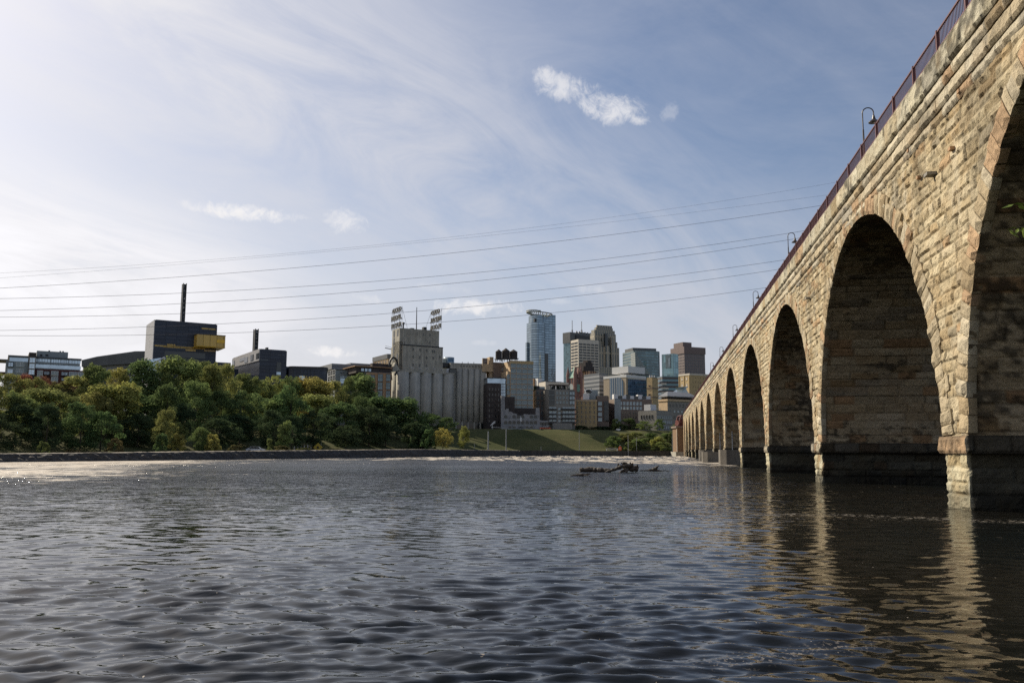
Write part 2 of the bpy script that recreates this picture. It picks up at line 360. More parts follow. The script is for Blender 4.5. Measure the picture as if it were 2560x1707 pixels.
# spandrel wall: stretches of coursed rubble, finer where nearer
def wall_cols():
    s = [-14.0]
    while s[-1] < S_END:
        x = s[-1]; s.append(x + (.35 if x < 19 else .085 if x < 48 else .12 if x < 85 else .2 if x < 160 else .4))
    return np.array(s)
cols = wall_cols(); rows = np.arange(2.6, ZW + .04, .085)
U_, V_ = np.meshgrid(cols, rows)
jit = (hsh(np.arange(len(cols))[None, :] + 0 * V_.astype(int), np.arange(len(rows))[:, None] + 0 * V_.astype(int), 3) - .5)
rel, colr = masonry(U_, V_, 11, stain=.34)
rmin = np.min([np.hypot(U_ - c, V_ - AZ0) for c in arch_c], axis=0)
keepv = rmin > AR + .38
keep = keepv[:-1, :-1] & keepv[1:, :-1] & keepv[:-1, 1:] & keepv[1:, 1:]
P = np.stack([U_, rel, V_], -1)
mean_ = colr.reshape(-1, 3).mean(0); colr = colr * .76 + mean_ * .24
run = sstep(fbm(U_ * .9, V_ * .07, 88, 4, .6), .52, .70) * sstep(V_, 5, 13); lime = sstep(fbm(U_ * 1.3 + 40, V_ * .09, 95, 4, .6), .60, .72) * sstep(V_, 3, 11)
colr = colr * (1 - .34 * run)[..., None]; colr = colr + (np.array([.60, .57, .50]) - colr) * (.38 * lime)[..., None]
colr = colr * np.array([1.03, .985, .88])
surf('spandrel_wall', P, colr, bridge, keep, flip=True)
cb = np.arange(-14, S_END, .6); Ub, Vb = np.meshgrid(cb, np.arange(2.6, 16.6, .3)); rb, cbc = masonry(Ub, Vb, 12)
rmb = np.min([np.hypot(Ub - c, Vb - AZ0) for c in arch_c], axis=0) > AR
surf('spandrel_wall', np.stack([Ub, -WB - .1 - rb, Vb], -1), cbc, bridge, (rmb[:-1, :-1] & rmb[1:, 1:] & rmb[1:, :-1] & rmb[:-1, 1:]))
# string courses under the coping
for k, (z0, z1, off) in enumerate([(ZW, 14.83, .075), (14.83, 15.38, .15), (15.38, 15.83, .225), (15.83, 16.84, .31)]):
    nz = max(4, int((z1 - z0) / .09)); vs = np.linspace(z0 + .005, z1, nz); Uc, Vc = np.meshgrid(cols, vs)
    r_, c_ = masonry(Uc, Vc, 30 + k, bounds=[z0 - .001, z1 + .001], bl=(1.0, 2.2), rough=.9, stain=.75 if k == 3 else .45)
    if k == 3: c_ = c_ * np.array([.92, .95, .95])
    tuck = .05 * (1 - sstep(Vc - z0, 0, .08)) + .03 * (1 - sstep(z1 - Vc, 0, .06))
    Pf = np.stack([Uc, off + r_ * .75 - tuck + .02, Vc], -1)
    top = Pf[-1:].copy(); top[..., 1] = -.6 if k == 3 else -.12; bot = Pf[:1].copy(); bot[..., 1] = -.12
    Pc = np.concatenate([bot, Pf, top]); Cc = np.concatenate([c_[:1], c_, c_[-1:]])
    surf('coping' if k == 3 else 'string_course', Pc, Cc, bridge, flip=True)
MB().box(-14, S_END, -WB + .2, -.55, 16.2, 16.72).build('deck', M['roofgrey'], bridge)
MB().box(-14, S_END, -WB - .3, -WB + .2, 15.8, 16.84).build('coping', M['concrete'], bridge)
# vaults, rings, piers
for k, ac in enumerate(arch_c):
    near = 0 <= ac < 110; kk = k + 100
    if ac - AR > S_END: continue
    dth = .10 if 20 < ac < 60 else .16 if ac < 90 else .3
    th = np.arange(0, pi + .001, dth / AR * 1.0); th = np.linspace(0, pi, max(30, int(pi * AR / dth))); wv = np.arange(0, WB + .2, .12 if near else .35)
    W_, T_ = np.meshgrid(wv, th); r_, c_ = masonry(W_, T_ * AR, kk, ch=(.45, .68), bl=(.9, 2.0), v0=-1, v1=42, stain=.8, rough=.7, dark=.44)  # dark: shade inside the arch painted into the stone, on top of real stains
    rr = AR - .03 - r_ * .8
    Pv = np.stack([ac + rr * np.cos(T_), -W_ + .06, AZ0 + .6 * (1 - np.sin(T_)) ** 6 + rr * np.sin(T_)], -1)
    c_ = c_ * np.array([1.08, .97, .84])
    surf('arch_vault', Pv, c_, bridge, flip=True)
    # ring of wedge-shaped voussoirs
    rr_ = np.random.default_rng(kk); Vv = []; Fv = []; Cv = []; ang = .055; base = 0
    g = 5 if ac < 60 else 3
    while ang < pi - .05:
        a2 = min(ang + rr_.uniform(.034, .052), pi - .05); ro = AR + rr_.uniform(.72, 1.15); ri = AR - rr_.uniform(.0, .07); pr = rr_.uniform(.05, .16)
        col = CREAM[rr_.choice([5, 4, 1, 2, 0, 1])] * rr_.uniform(.78, 1.08)
        A, Rr = np.meshgrid(np.linspace(ang + .0012, a2 - .0012, g), np.linspace(ri, ro, g + 1))
        X = Rr * np.cos(A); Z = Rr * np.sin(A)
        bmp = (fbm(X * 2.6, Z * 2.6, kk, 3, .6) - .5) * .16
        edge = np.ones_like(A); edge[0] = edge[-1] = .3; edge[:, 0] = .45; edge[:, -1] = .45
        Y = .02 + pr * edge + bmp * edge
        front = np.stack([ac + X, Y, AZ0 + Z], -1)
        rg = np.concatenate([front[0], front[1:, -1], front[-1, ::-1][1:], front[::-1, 0][1:-1]]); back = rg.copy(); back[:, 1] = -.25
        nfr = front.shape[0] * front.shape[1]; fr = gridfaces(front.shape[0], front.shape[1])
        ids = np.arange(nfr).reshape(front.shape[:2]); ring = np.concatenate([ids[0], ids[1:, -1], ids[-1, ::-1][1:], ids[::-1, 0][1:-1]])
        nb = len(ring); bk = nfr + np.arange(nb); sd = np.stack([ring, bk, np.roll(bk, -1), np.roll(ring, -1)], -1)
        Vv += [front.reshape(-1, 3), back]; Fv += [fr[:, ::-1] + base, sd[:, ::-1] + base]; n_ = nfr + nb; base += n_
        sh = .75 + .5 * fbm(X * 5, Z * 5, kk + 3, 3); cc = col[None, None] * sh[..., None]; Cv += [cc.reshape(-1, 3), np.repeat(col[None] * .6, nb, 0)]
        ang = a2
    link('arch_ring', npmesh('arch_ring', np.concatenate(Vv), np.concatenate(Fv), M['stone'], {'stone': np.concatenate(Cv)}), bridge)
def stone_box(name, x0, x1, y0, y1, z0, z1, parent, seed, res=.12, bounds=None, dark_in=.45, rough=1.0, stain=.5, batter=0.0, wet=None):
    """a masonry block whose four sides and top are rough coursed stone"""
    Vs, Fs, Cs = [], [], []; b = 0; nz = max(3, int((z1 - z0) / res)); zs = np.linspace(z0, z1, nz)
    loop = []
    def seg(a, c):
        n = max(3, int(math.dist(a, c) / res)); return [(a[0] + (c[0] - a[0]) * i / n, a[1] + (c[1] - a[1]) * i / n) for i in range(n)]
    cs = [(x0, y1), (x1, y1), (x1, y0), (x0, y0)]
    for i in range(4): loop += seg(cs[i], cs[(i + 1) % 4])
    loop.append(loop[0]); L = np.array(loop); dist = np.r_[0, np.cumsum(np.hypot(*np.diff(L, axis=0).T))]
    Ud, Vd = np.meshgrid(dist, zs); r_, c_ = masonry(Ud, Vd, seed, ch=(.42, .6), bl=(.8, 1.8), bounds=bounds, rough=rough, stain=stain)
    cx, cy = (x0 + x1) / 2, (y0 + y1) / 2
    nx = np.where(L[:, 0] >= x1 - 1e-6, 1, 0) - np.where(L[:, 0] <= x0 + 1e-6, 1, 0); ny = np.where(L[:, 1] >= y1 - 1e-6, 1, 0) - np.where(L[:, 1] <= y0 + 1e-6, 1, 0)
    r_[:, -1] = r_[:, 0]
    k = r_ + batter * (z1 - Vd)
    Pp = np.stack([L[None, :, 0] + nx * k, L[None, :, 1] + ny * k, Vd], -1)
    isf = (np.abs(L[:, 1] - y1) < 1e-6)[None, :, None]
    c_ = np.where(isf, c_, c_ * (1 - dark_in))  # all faces but the front darkened: their shade and wet put into the colour
    if wet is not None: wl_ = wet[0] - .8 + .9 * (fbm(Ud * .8, Vd * .5, seed + 4, 3) - .5); c_ = c_ * (1 - .55 * (1 - sstep(Vd, wl_ - .15, wl_ + .2)))[..., None] * np.array([.96, 1.0, .96])
    nr, nc = Pp.shape[:2]; Fs = gridfaces(nr, nc); V0 = Pp.reshape(-1, 3); C0 = c_.reshape(-1, 3)
    tc = np.array([[cx, cy, z1], [cx, cy, z0]]); i1 = (nr - 1) * nc + np.arange(nc - 1)
    tf = np.stack([i1, i1 + 1, np.full(nc - 1, nr * nc), np.full(nc - 1, nr * nc)], -1)[:, :3]
    q = np.stack([tf[:, 0], tf[:, 1], tf[:, 2]], -1)
    me_v = np.concatenate([V0, tc]); me_c = np.concatenate([C0, C0[:2]])
    me = bpy.data.meshes.new(name); me.from_pydata(me_v.tolist(), [], Fs[:, ::-1].tolist() + q[:, ::-1].tolist()); me.materials.append(M['stone'])
    at_ = me.attributes.new('stone', 'FLOAT_COLOR', 'POINT'); at_.data.foreach_set('color', np.c_[me_c, np.ones(len(me_c))].astype(np.float32).ravel())
    return link(name, me, parent)
for k in range(-1, 12):
    pc = PC0 + SP * k; near = pc < 70; rs = .10 if near else .22
    if k < 0: rs = .4
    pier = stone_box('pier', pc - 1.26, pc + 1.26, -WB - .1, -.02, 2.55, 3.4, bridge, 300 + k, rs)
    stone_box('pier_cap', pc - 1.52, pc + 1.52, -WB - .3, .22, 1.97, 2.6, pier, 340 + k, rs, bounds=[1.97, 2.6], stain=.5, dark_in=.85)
    if k in (4, 5, 6):     # piers wrapped in concrete
        hw, zt, yy = {4: (2.9, 2.35, .95), 5: (2.6, 2.0, 2.3), 6: (2.7, 2.4, 1.6)}[k]
        mb = MB(); mb.prism([(pc - hw, -WB - 1), (pc + hw, -WB - 1), (pc + hw, yy - .9), (pc + hw - .9, yy), (pc - hw + .9, yy), (pc - hw, yy - .9)], -3, zt)
        mb.build('concrete_collar', M['collar'], pier)
    else:
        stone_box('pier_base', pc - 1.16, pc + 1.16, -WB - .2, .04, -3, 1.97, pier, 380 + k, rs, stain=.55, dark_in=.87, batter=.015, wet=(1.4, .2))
# iron drain pipes in two arches, small spouts and iron anchors on the wall
for pc, w_ in ((PC0 + SP * 4 + 1.6, 3.0), (PC0 + SP * 5 + 1.5, 3.0)):
    MB().tube([(pc - 3.4, -1.0, 2.2), (pc - 3.2, -1.0, 8), (pc - 2.6, -.9, 11.5), (pc - 1.0, -.5, 14.2)], .07, 6).build('drain_pipe', M['steel'], bridge)
for (px, py, l) in ((2335, 436, .42), (2026, 745, .35), (2302, 444, .2), (2384, 372, .25), (2278, 377, .18), (2406, 228, .2)):
    r = ray(px, py); o = Vector((0, 0, CAMH)); t = BD / r.dot(bN); p = o + r * t; s_ = p.dot(bD)
    MB().box(s_ - l / 2, s_ + l / 2, -.1, .32 if l > .3 else .16, p.z - .06, p.z + .06).build('drain_spout', M['brickor'] if l < .3 else M['brickpale'], bridge)
MB().box(S_END - .5, S_END + 4, -WB - .2, .3, -3, 16.5).build('abutment', M['bricktan'], bridge)
# railing: rails, panels of bars and posts
rail = MB()
RY = .18
rail.box(-10, S_END, RY - .035, RY + .035, 17.60, 17.66).box(-10, S_END, RY - .03, RY + .03, 16.93, 16.985).build('railing', M['rustred'], bridge)
railing = bpy.context.scene.objects['railing']
pm = MB(); [pm.box(.14 * j - .011 + .13, .14 * j + .011 + .13, RY - .011, RY + .011, 16.98, 17.6) for j in range(20)]
panel_me = pm.mesh('railing_panel', M['rustred'])
post_me = MB().box(-.05, .05, RY - .05, RY + .06, 16.62, 17.70).mesh('railing_post', M['rustred'])
for j in range(100):
    s_ = 29.6 - 3.04 + 3.04 * j
    for nm, me in (('railing_panel', panel_me), ('railing_post', post_me)):
        o = link(nm, me, railing); o.location.x = s_
rest = MB()
for s_ in [29.6 - 3.04 * j for j in range(2, 13)] + [29.6 + 3.04 * (j - 1) for j in range(100, 106)]:
    rest.box(s_ - .05, s_ + .05, RY - .05, RY + .06, 16.62, 17.70)
    for j in range(20): rest.box(s_ + .14 * j + .119, s_ + .14 * j + .141, RY - .011, RY + .011, 16.98, 17.6)
tag(rest.build('railing_panel', M['rustred'], railing), kind='stuff')
# lamps on the deck
def make_lamp():
    root = empty('street_lamp')
    MB().cyl(0, 0, .11, 0, .35, 10).cyl(0, 0, .055, .35, 2.9, 10, r1=.045).build('pole', M['lamp'], root)
    R_ = .29
    arc = [(0, 0, 2.9), (0, 0, 3.85)] + [(0, -R_ + R_ * cos(t), 3.85 + R_ * sin(t)) for t in np.linspace(.2, pi, 12)] + [(0, -2 * R_, 3.68)]
    MB().tube(arc, .032, 8).build('gooseneck', M['lamp'], root)
    prof = [(.05, 3.70), (.07, 3.60), (.10, 3.48), (.14, 3.42), (.23, 3.36), (.29, 3.31), (.29, 3.28), (.05, 3.31)]
    mb = MB(); n = 20
    for (r0, z0), (r1, z1) in zip(prof[:-1], prof[1:]):
        for i in range(n):
            a, b = 2 * pi * i / n, 2 * pi * (i + 1) / n
            mb.face([(r0 * cos(a), -2 * R_ + r0 * sin(a), z0), (r1 * cos(a), -2 * R_ + r1 * sin(a), z1), (r1 * cos(b), -2 * R_ + r1 * sin(b), z1), (r0 * cos(b), -2 * R_ + r0 * sin(b), z0)])
    mb.build('lamp_shade', M['lamp'], root, True)
    MB().cyl(0, -2 * R_, .08, 3.24, 3.33, 10).build('lamp_glass', M['cream'], root)
    return root
lp = make_lamp()
ordn = ['nearest', 'second', 'third', 'fourth', 'fifth', 'sixth', 'seventh', 'eighth', 'ninth', 'tenth', 'eleventh', 'twelfth']
for j in range(12):
    o = lp if j == 0 else copy_tree(lp)
    s_ = 47.9 + 27.62 * j
    o.location = bN * (BD + .68) + bD * s_ + Vector((0, 0, 16.72)); o.rotation_euler[2] = pi / 2 - BA
    tag(o, 'brown gooseneck lamp with a bell shade on the stone bridge, ' + ordn[j] + ' lamp from the camera', 'street lamp', 'gooseneck lamps along the bridge')

# ------------------------------------------------------------------ terrain, banks and river
bank = np.array([(-330, -260), (-140, 20), (-79, 134), (-60, 179), (-27.5, 271), (3.3, 341), (60, 358), (82, 364), (260, 372), (900, 380)], float)
def bank_sd(x, y):                      # signed distance: positive on the land side (beyond the far bank)
    best = np.full(x.shape, 1e9); sg = np.zeros(x.shape); par = np.zeros(x.shape); acc_ = 0
    for (x0, y0), (x1, y1) in zip(bank[:-1], bank[1:]):
        ex, ey = x1 - x0, y1 - y0; L2 = ex * ex + ey * ey; t = np.clip(((x - x0) * ex + (y - y0) * ey) / L2, 0, 1)
        dx_, dy_ = x - x0 - t * ex, y - y0 - t * ey; d = np.hypot(dx_, dy_); c = ex * dy_ - ey * dx_
        u = d < best - 1e-6; best = np.where(u, d, best); sg = np.where(u, np.sign(c), sg); par = np.where(u, acc_ + t * math.sqrt(L2), par); acc_ += math.sqrt(L2)
    return best * sg, par
def ground_z(x, y):
    x = np.asarray(x, float); y = np.asarray(y, float); d, par = bank_sd(x, y)
    right = sstep(x, -40, 10)
    low = 1.05 + 1.0 * sstep(y, 130, 330)
    slope0 = 18 * (1 - right) + 12 * right; slope1 = 62 * (1 - right) + 46 * right
    z = np.where(d < 1.5, -3 + 0 * x, low + .25 * (fbm(x * .08, y * .08, 5) - .5) + 9.8 * sstep(d, slope0, slope1) ** .8 + 8 * sstep(d, 400, 1500))
    z = np.where(d > 14, z + .5 * (fbm(x * .06, y * .06, 8, 3) - .5), z)
    # the near bank the camera stands on
    near = -.55 - .28 * (y - 3.2 - 1.1 * np.maximum(0, x - 2.2) + .8 * (fbm(x * .5, y * .5, 3) - .5)); near = np.clip(near, -3, 2.2)
    return np.maximum(z, np.where(y < 20, near, -3))
def gz(x, y): return float(ground_z(np.array([x]), np.array([y]))[0])
gx = np.unique(np.r_[np.linspace(-2500, -400, 14), np.arange(-400, -160, 10), np.arange(-160, 180, 3.0), np.arange(180, 420, 10), np.linspace(420, 2500, 14)])
gy = np.unique(np.r_[np.linspace(-1500, -60, 10), np.arange(-60, 12, 2.0), np.arange(12, 100, 8), np.arange(100, 460, 3.0), np.arange(460, 700, 15), np.linspace(700, 2300, 12)])
GX, GY = np.meshgrid(gx, gy)
def groundmat():
    m = bpy.data.materials.new('ground'); m.use_nodes = True; t = m.node_tree; t.nodes.clear(); n = NT(t)
    co = n.n('ShaderNodeTexCoord').outputs['Object']
    a = n.noise(co, .05, 5, .6); b_ = n.noise(co, .6, 5, .65)
    st = n.n('ShaderNodeMapping', {'Vector': co, 'Scale': (.03, .03, 1.6)}).outputs[0]
    g = n.mix(n.lin(a, .35, .65), (.058, .070, .026, 1), (.120, .115, .048, 1))
    g = n.mix(n.m('MULTIPLY', n.lin(n.noise(st, 1, 3), .4, .6), .3), g, (.06, .07, .025, 1))
    g = n.mix(n.m('MULTIPLY', n.ss(b_, .56, .7), .5), g, (.16, .13, .07, 1))
    bs = n.n('ShaderNodeBsdfPrincipled', {'Base Color': g, 'Roughness': 1.0, 'Specular IOR Level': .1})
    t.links.new(n.n('ShaderNodeBump', {'Height': n.noise(co, 2.2, 5, .7), 'Strength': .7, 'Distance': .25}).outputs[0], bs.inputs['Normal'])
    t.links.new(bs.outputs[0], n.n('ShaderNodeOutputMaterial').inputs[0]); return m
M['ground'] = groundmat()
Vg = np.stack([GX, GY, ground_z(GX, GY)], -1)
tag(link('ground', npmesh('ground', Vg.reshape(-1, 3), gridfaces(*GX.shape), M['ground'], smooth=True)), kind='structure')

# rock embankment and flood wall
def rockmat():
    m = bpy.data.materials.new('riprap'); m.use_nodes = True; t = m.node_tree; t.nodes.clear(); n = NT(t)
    co = n.n('ShaderNodeTexCoord').outputs['Object']
    vo = n.n('ShaderNodeTexVoronoi', {'Vector': co, 'Scale': 1.3}).outputs
    c = n.mix(n.lin(n.noise(co, 2, 4), .3, .7), (.022, .021, .020, 1), (.065, .060, .053, 1))
    geo = n.n('ShaderNodeAttribute', attribute_name='topness').outputs['Fac']
    c = n.mix(geo, c, (.30, .265, .215, 1))
    b = n.n('ShaderNodeBsdfPrincipled', {'Base Color': c, 'Roughness': .9})
    t.links.new(n.n('ShaderNodeBump', {'Height': vo['Distance'], 'Strength': 1, 'Distance': .3}).outputs[0], b.inputs['Normal'])
    t.links.new(b.outputs[0], n.n('ShaderNodeOutputMaterial').inputs[0]); return m
M['rock'] = rockmat()
path = []
for (x0, y0), (x1, y1) in zip(bank[:5], bank[1:6]):
    n_ = int(math.hypot(x1 - x0, y1 - y0) / .45)
    path += [(x0 + (x1 - x0) * i / n_, y0 + (y1 - y0) * i / n_) for i in range(n_)]
path = np.array(path + [(3.3, 341.0)]); path[:, 0] += .5 * np.sin(np.arange(len(path)) * .03)
tg = np.gradient(path, axis=0); tg /= np.linalg.norm(tg, axis=1)[:, None]; nl = np.stack([-tg[:, 1], tg[:, 0]], 1)   # towards land
ht = np.interp(path[:, 1], [0, 134, 180, 271, 341], [1.3, 1.3, 1.75, 2.5, 2.3])
offs = np.array([-1.6, -1.2, -.8, -.5, -.2, .1, .35, .6, .85, 1.1, 1.4, 2.4, 3.4, 4.6, 6.0, 7.2]); zf = np.array([-.9, -.35, 0, .18, .34, .5, .63, .76, .88, .96, 1.0, 1.0, 1.0, 1.0, .85, .2])
PX = path[:, 0][None] + nl[:, 0][None] * offs[:, None]; PY = path[:, 1][None] + nl[:, 1][None] * offs[:, None]
arc_ = np.arange(len(path))[None] * .45 + 0 * PX
rk = (vnoise(arc_ * 1.3, offs[:, None] * 1.6 + 0 * PX, 4) - .5) * .55 + (vnoise(arc_ * .4, offs[:, None] * .5 + 0 * PX, 7) - .5) * .35
rk = rk * np.where(zf >= .96, .16, 1)[:, None]
PZ = zf[:, None] * ht[None] + rk
link('rock_embankment', npmesh('rock_embankment', np.stack([PX + rk * .4, PY, PZ], -1).reshape(-1, 3), gridfaces(*PX.shape, flip=True), M['rock'], {'topness': (np.where(offs > 1.3, 1.0, 0)[:, None] * sstep(vnoise(arc_ * .9, offs[:, None] + 0 * PX, 9), .1, .5) + 0 * PX).ravel()}))
tag(bpy.context.scene.objects['rock_embankment'], 'low dark riprap bank with a pale gravel top along the far water edge', 'embankment')
fw = MB()
for (x0, y0), (x1, y1) in zip(bank[5:9], bank[6:10]):
    dx_, dy_ = x1 - x0, y1 - y0; L = math.hypot(dx_, dy_); nx_, ny_ = -dy_ / L, dx_ / L
    fw.prism([(x0, y0), (x1, y1), (x1 + nx_ * 2.2, y1 + ny_ * 2.2), (x0 + nx_ * 2.2, y0 + ny_ * 2.2)], -3, 2.25)
fw.build('flood_wall', mat('wet_dark_concrete', (.05, .05, .048), .8, .25, .3, .05, 1, streak=.4))
tag(bpy.context.scene.objects['flood_wall'], 'dark straight concrete river wall below the grass hill', 'wall')

# river surface
angs = np.concatenate([np.linspace(-180, -42, 30)[:-1], np.linspace(-42, 42, 1000), np.linspace(42, 180, 30)[1:]]) * pi / 180
rad_ = 2.4 * np.exp(np.arange(0, 960) * .0055); rad_ = rad_[rad_ < 440]
A_, R_g = np.meshgrid(angs, rad_); WX = R_g * np.sin(A_); WY = R_g * np.cos(A_)
dr = R_g * .0055
PT = [.45 + 1.15 * sstep(fbm(WX * .06 + 3 * i, WY * .12, 100 + i, 2), .25, .75) for i in range(3)]
wr = np.random.default_rng(21); H = np.zeros_like(WX)
patch = fbm(WX * .045, WY * .09, 71, 3) ; calm = sstep(WX - (WY * .18 + 3), -6, 6)     # quieter in the lee of the piers
wx_ = WX + 1.6 * (fbm(WX * .15, WY * .15, 31, 2) - .5); wy_ = WY + 2.2 * (fbm(WX * .13 + 9, WY * .13, 33, 2) - .5)
for i in range(104):
    lam = .11 * (12 ** wr.uniform(0, 1)); th_ = wr.normal(0.06, .36) + (pi if wr.random() < .3 else 0); kx, ky = sin(th_) * 2 * pi / lam, cos(th_) * 2 * pi / lam
    amp = .0038 * lam ** .60 * wr.uniform(.6, 1.3) * (1.12 if lam < .42 else .80 if lam < .7 else .42)
    att = sstep(lam / np.maximum(dr, 1e-4), 2.5, 5.0)
    ph = kx * wx_ + ky * wy_ + 1.3 * PT[(i + 1) % 3] + wr.uniform(0, 6.28); sn = np.sin(ph)
    H += amp * att * (sn + .25 * np.cos(2 * ph)) * PT[i % 3]
H *= (1 - .45 * calm) * (1 + .5 * sstep(WY, 60, 160))
rapid = sstep(WY, 150, 260) * sstep(WX, -60, 20) * (1 - sstep(WX - WY * .18, 4, 12))
rapid = np.maximum(rapid, sstep(WY, 190, 225) * sstep(WX, 15, 25))
H += rapid * .85 * (fbm(WX * .5, WY * .22, 51, 4, .6) - .47)
wob_ = sstep(np.abs(WY - 9.2 - .9 * np.sin(WX * .35) - .06 * WX), 1.0, 0) * sstep(WX, -1.5, 1.0) * (1 - sstep(WX, 5.5, 8))
H += .05 * wob_ * fbm(WX * 2.2, WY * 2.4, 61, 3)
WZ = H
def watermat():
    m = bpy.data.materials.new('river_water'); m.use_nodes = True; t = m.node_tree; t.nodes.clear(); n = NT(t)
    co = n.n('ShaderNodeTexCoord').outputs['Object']; x, y, z = n.n('ShaderNodeSeparateXYZ', {0: co}).outputs
    dist = n.v('LENGTH', co)
    m1 = n.n('ShaderNodeMapping', {'Vector': co, 'Scale': (.75, 1.5, 1)}).outputs[0]
    h1 = n.noise(m1, 5.0, 3, .55, .4); h2 = n.noise(m1, 1.0, 3, .55, .4); h3 = n.noise(m1, .30, 3, .6, .4)
    f2 = n.ss(dist, 12, 60); f3 = n.ss(dist, 50, 160)
    h = n.m('ADD', n.m('MULTIPLY', h1, .006), n.m('ADD', n.m('MULTIPLY', n.m('MULTIPLY', h2, f2), .34), n.m('MULTIPLY', n.m('MULTIPLY', h3, f3), 1.3)))
    h = n.m('MULTIPLY', h, n.lin(n.noise(n.n('ShaderNodeMapping', {'Vector': co, 'Scale': (.03, .05, 1)}).outputs[0], 1, 4, .6), .35, .65, .35, 1.6))
    bp = n.n('ShaderNodeBump', {'Height': h, 'Strength': 1.0, 'Distance': 1.0})
    # foam: white water below the falls, thin lines of bubbles elsewhere; sun glitter and glints painted in white too
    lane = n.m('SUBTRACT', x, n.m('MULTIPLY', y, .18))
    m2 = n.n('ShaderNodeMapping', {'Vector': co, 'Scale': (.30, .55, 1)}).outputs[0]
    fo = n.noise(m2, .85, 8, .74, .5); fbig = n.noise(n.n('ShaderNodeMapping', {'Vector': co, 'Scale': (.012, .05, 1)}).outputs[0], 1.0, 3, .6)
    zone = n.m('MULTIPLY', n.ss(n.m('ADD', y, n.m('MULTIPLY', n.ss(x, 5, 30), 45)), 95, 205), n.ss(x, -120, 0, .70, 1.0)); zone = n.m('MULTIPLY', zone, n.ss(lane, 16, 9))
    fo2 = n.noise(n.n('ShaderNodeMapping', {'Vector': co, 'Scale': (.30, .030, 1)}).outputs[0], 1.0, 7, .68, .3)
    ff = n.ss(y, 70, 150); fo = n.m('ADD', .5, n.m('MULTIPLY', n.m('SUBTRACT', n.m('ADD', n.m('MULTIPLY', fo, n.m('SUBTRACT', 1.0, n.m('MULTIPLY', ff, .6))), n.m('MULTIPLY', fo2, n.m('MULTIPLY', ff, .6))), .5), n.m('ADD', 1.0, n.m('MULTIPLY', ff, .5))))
    zone = n.m('ADD', zone, n.m('MULTIPLY', n.ss(n.m('ADD', x, n.m('MULTIPLY', y, .40)), 24, -14, 0, 1.1), n.ss(y, 24, 66)))  # far-left streaks: sun glitter painted white, only partly real froth
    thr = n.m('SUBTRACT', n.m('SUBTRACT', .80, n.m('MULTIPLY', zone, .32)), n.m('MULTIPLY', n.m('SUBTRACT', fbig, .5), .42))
    foam_glint = n.ss(n.m('SUBTRACT', fo, thr), 0, .07)
    sp_ = n.noise(n.n('ShaderNodeMapping', {'Vector': co, 'Scale': (1, 1.6, 1)}).outputs[0], 4.5, 3, .7)
    l1 = n.m('ABSOLUTE', n.m('SUBTRACT', n.m('SUBTRACT', y, n.m('MULTIPLY', x, -.42)), n.m('ADD', 29.5, n.m('MULTIPLY', n.noise(co, .2, 2), 5.0))))
    line = n.m('MULTIPLY', n.ss(l1, 1.6, .1), n.ss(x, 3, 8)); line = n.m('MULTIPLY', line, n.ss(sp_, .55, .62))
    l2 = n.m('ABSOLUTE', n.m('SUBTRACT', y, n.m('ADD', n.m('MULTIPLY', x, .02), n.m('ADD', 23, n.m('MULTIPLY', n.noise(co, .25, 2), 6.0)))))
    line = n.m('MAXIMUM', line, n.m('MULTIPLY', n.m('MULTIPLY', n.ss(l2, 1.2, .0), n.ss(sp_, .60, .66)), .8))
    gl = n.m('MULTIPLY', n.ss(n.noise(n.n('ShaderNodeMapping', {'Vector': co, 'Scale': (.7, .35, 1)}).outputs[0], 2.1, 4, .7), .655, .70), n.m('MULTIPLY', n.ss(dist, 16, 40), n.ss(n.noise(co, .05, 3), .42, .62)))  # sparse white flecks painted in as glints on the ripples
    l3 = n.m('ABSOLUTE', n.m('SUBTRACT', n.m('SUBTRACT', y, n.m('MULTIPLY', x, .42)), n.m('ADD', 7.45, n.m('MULTIPLY', n.noise(co, .6, 2), .5))))
    l3 = n.m('MULTIPLY', n.m('MULTIPLY', n.ss(l3, .42, .03), n.m('MULTIPLY', n.ss(x, 1.3, 2.4), n.ss(x, 4.4, 3.4))), n.ss(n.noise(co, 17, 3, .65), .56, .62))
    line = n.m('MAXIMUM', line, n.m('MULTIPLY', l3, .55))
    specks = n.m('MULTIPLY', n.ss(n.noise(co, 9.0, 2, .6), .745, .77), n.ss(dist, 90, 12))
    foam_glint = n.m('MAXIMUM', foam_glint, n.m('MAXIMUM', n.m('MAXIMUM', n.m('MULTIPLY', line, .6), n.m('MULTIPLY', gl, .55)), n.m('MULTIPLY', specks, .6)))
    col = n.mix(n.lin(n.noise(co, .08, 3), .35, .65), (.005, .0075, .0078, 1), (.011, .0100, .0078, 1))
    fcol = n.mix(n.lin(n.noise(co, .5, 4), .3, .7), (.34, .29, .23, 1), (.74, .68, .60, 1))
    c = n.mix(foam_glint, col, fcol)
    b = n.n('ShaderNodeBsdfPrincipled', {'Base Color': c, 'Roughness': n.m('ADD', n.m('MULTIPLY', foam_glint, .7), n.ss(dist, 35, 170, .03, .34)), 'IOR': 1.333, 'Normal': bp.outputs[0]})
    t.links.new(b.outputs[0], n.n('ShaderNodeOutputMaterial').inputs[0]); return m
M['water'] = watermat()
tag(link('water', npmesh('water', np.stack([WX, WY, WZ], -1).reshape(-1, 3), gridfaces(*WX.shape, flip=True), M['water'], smooth=True)), kind='structure')

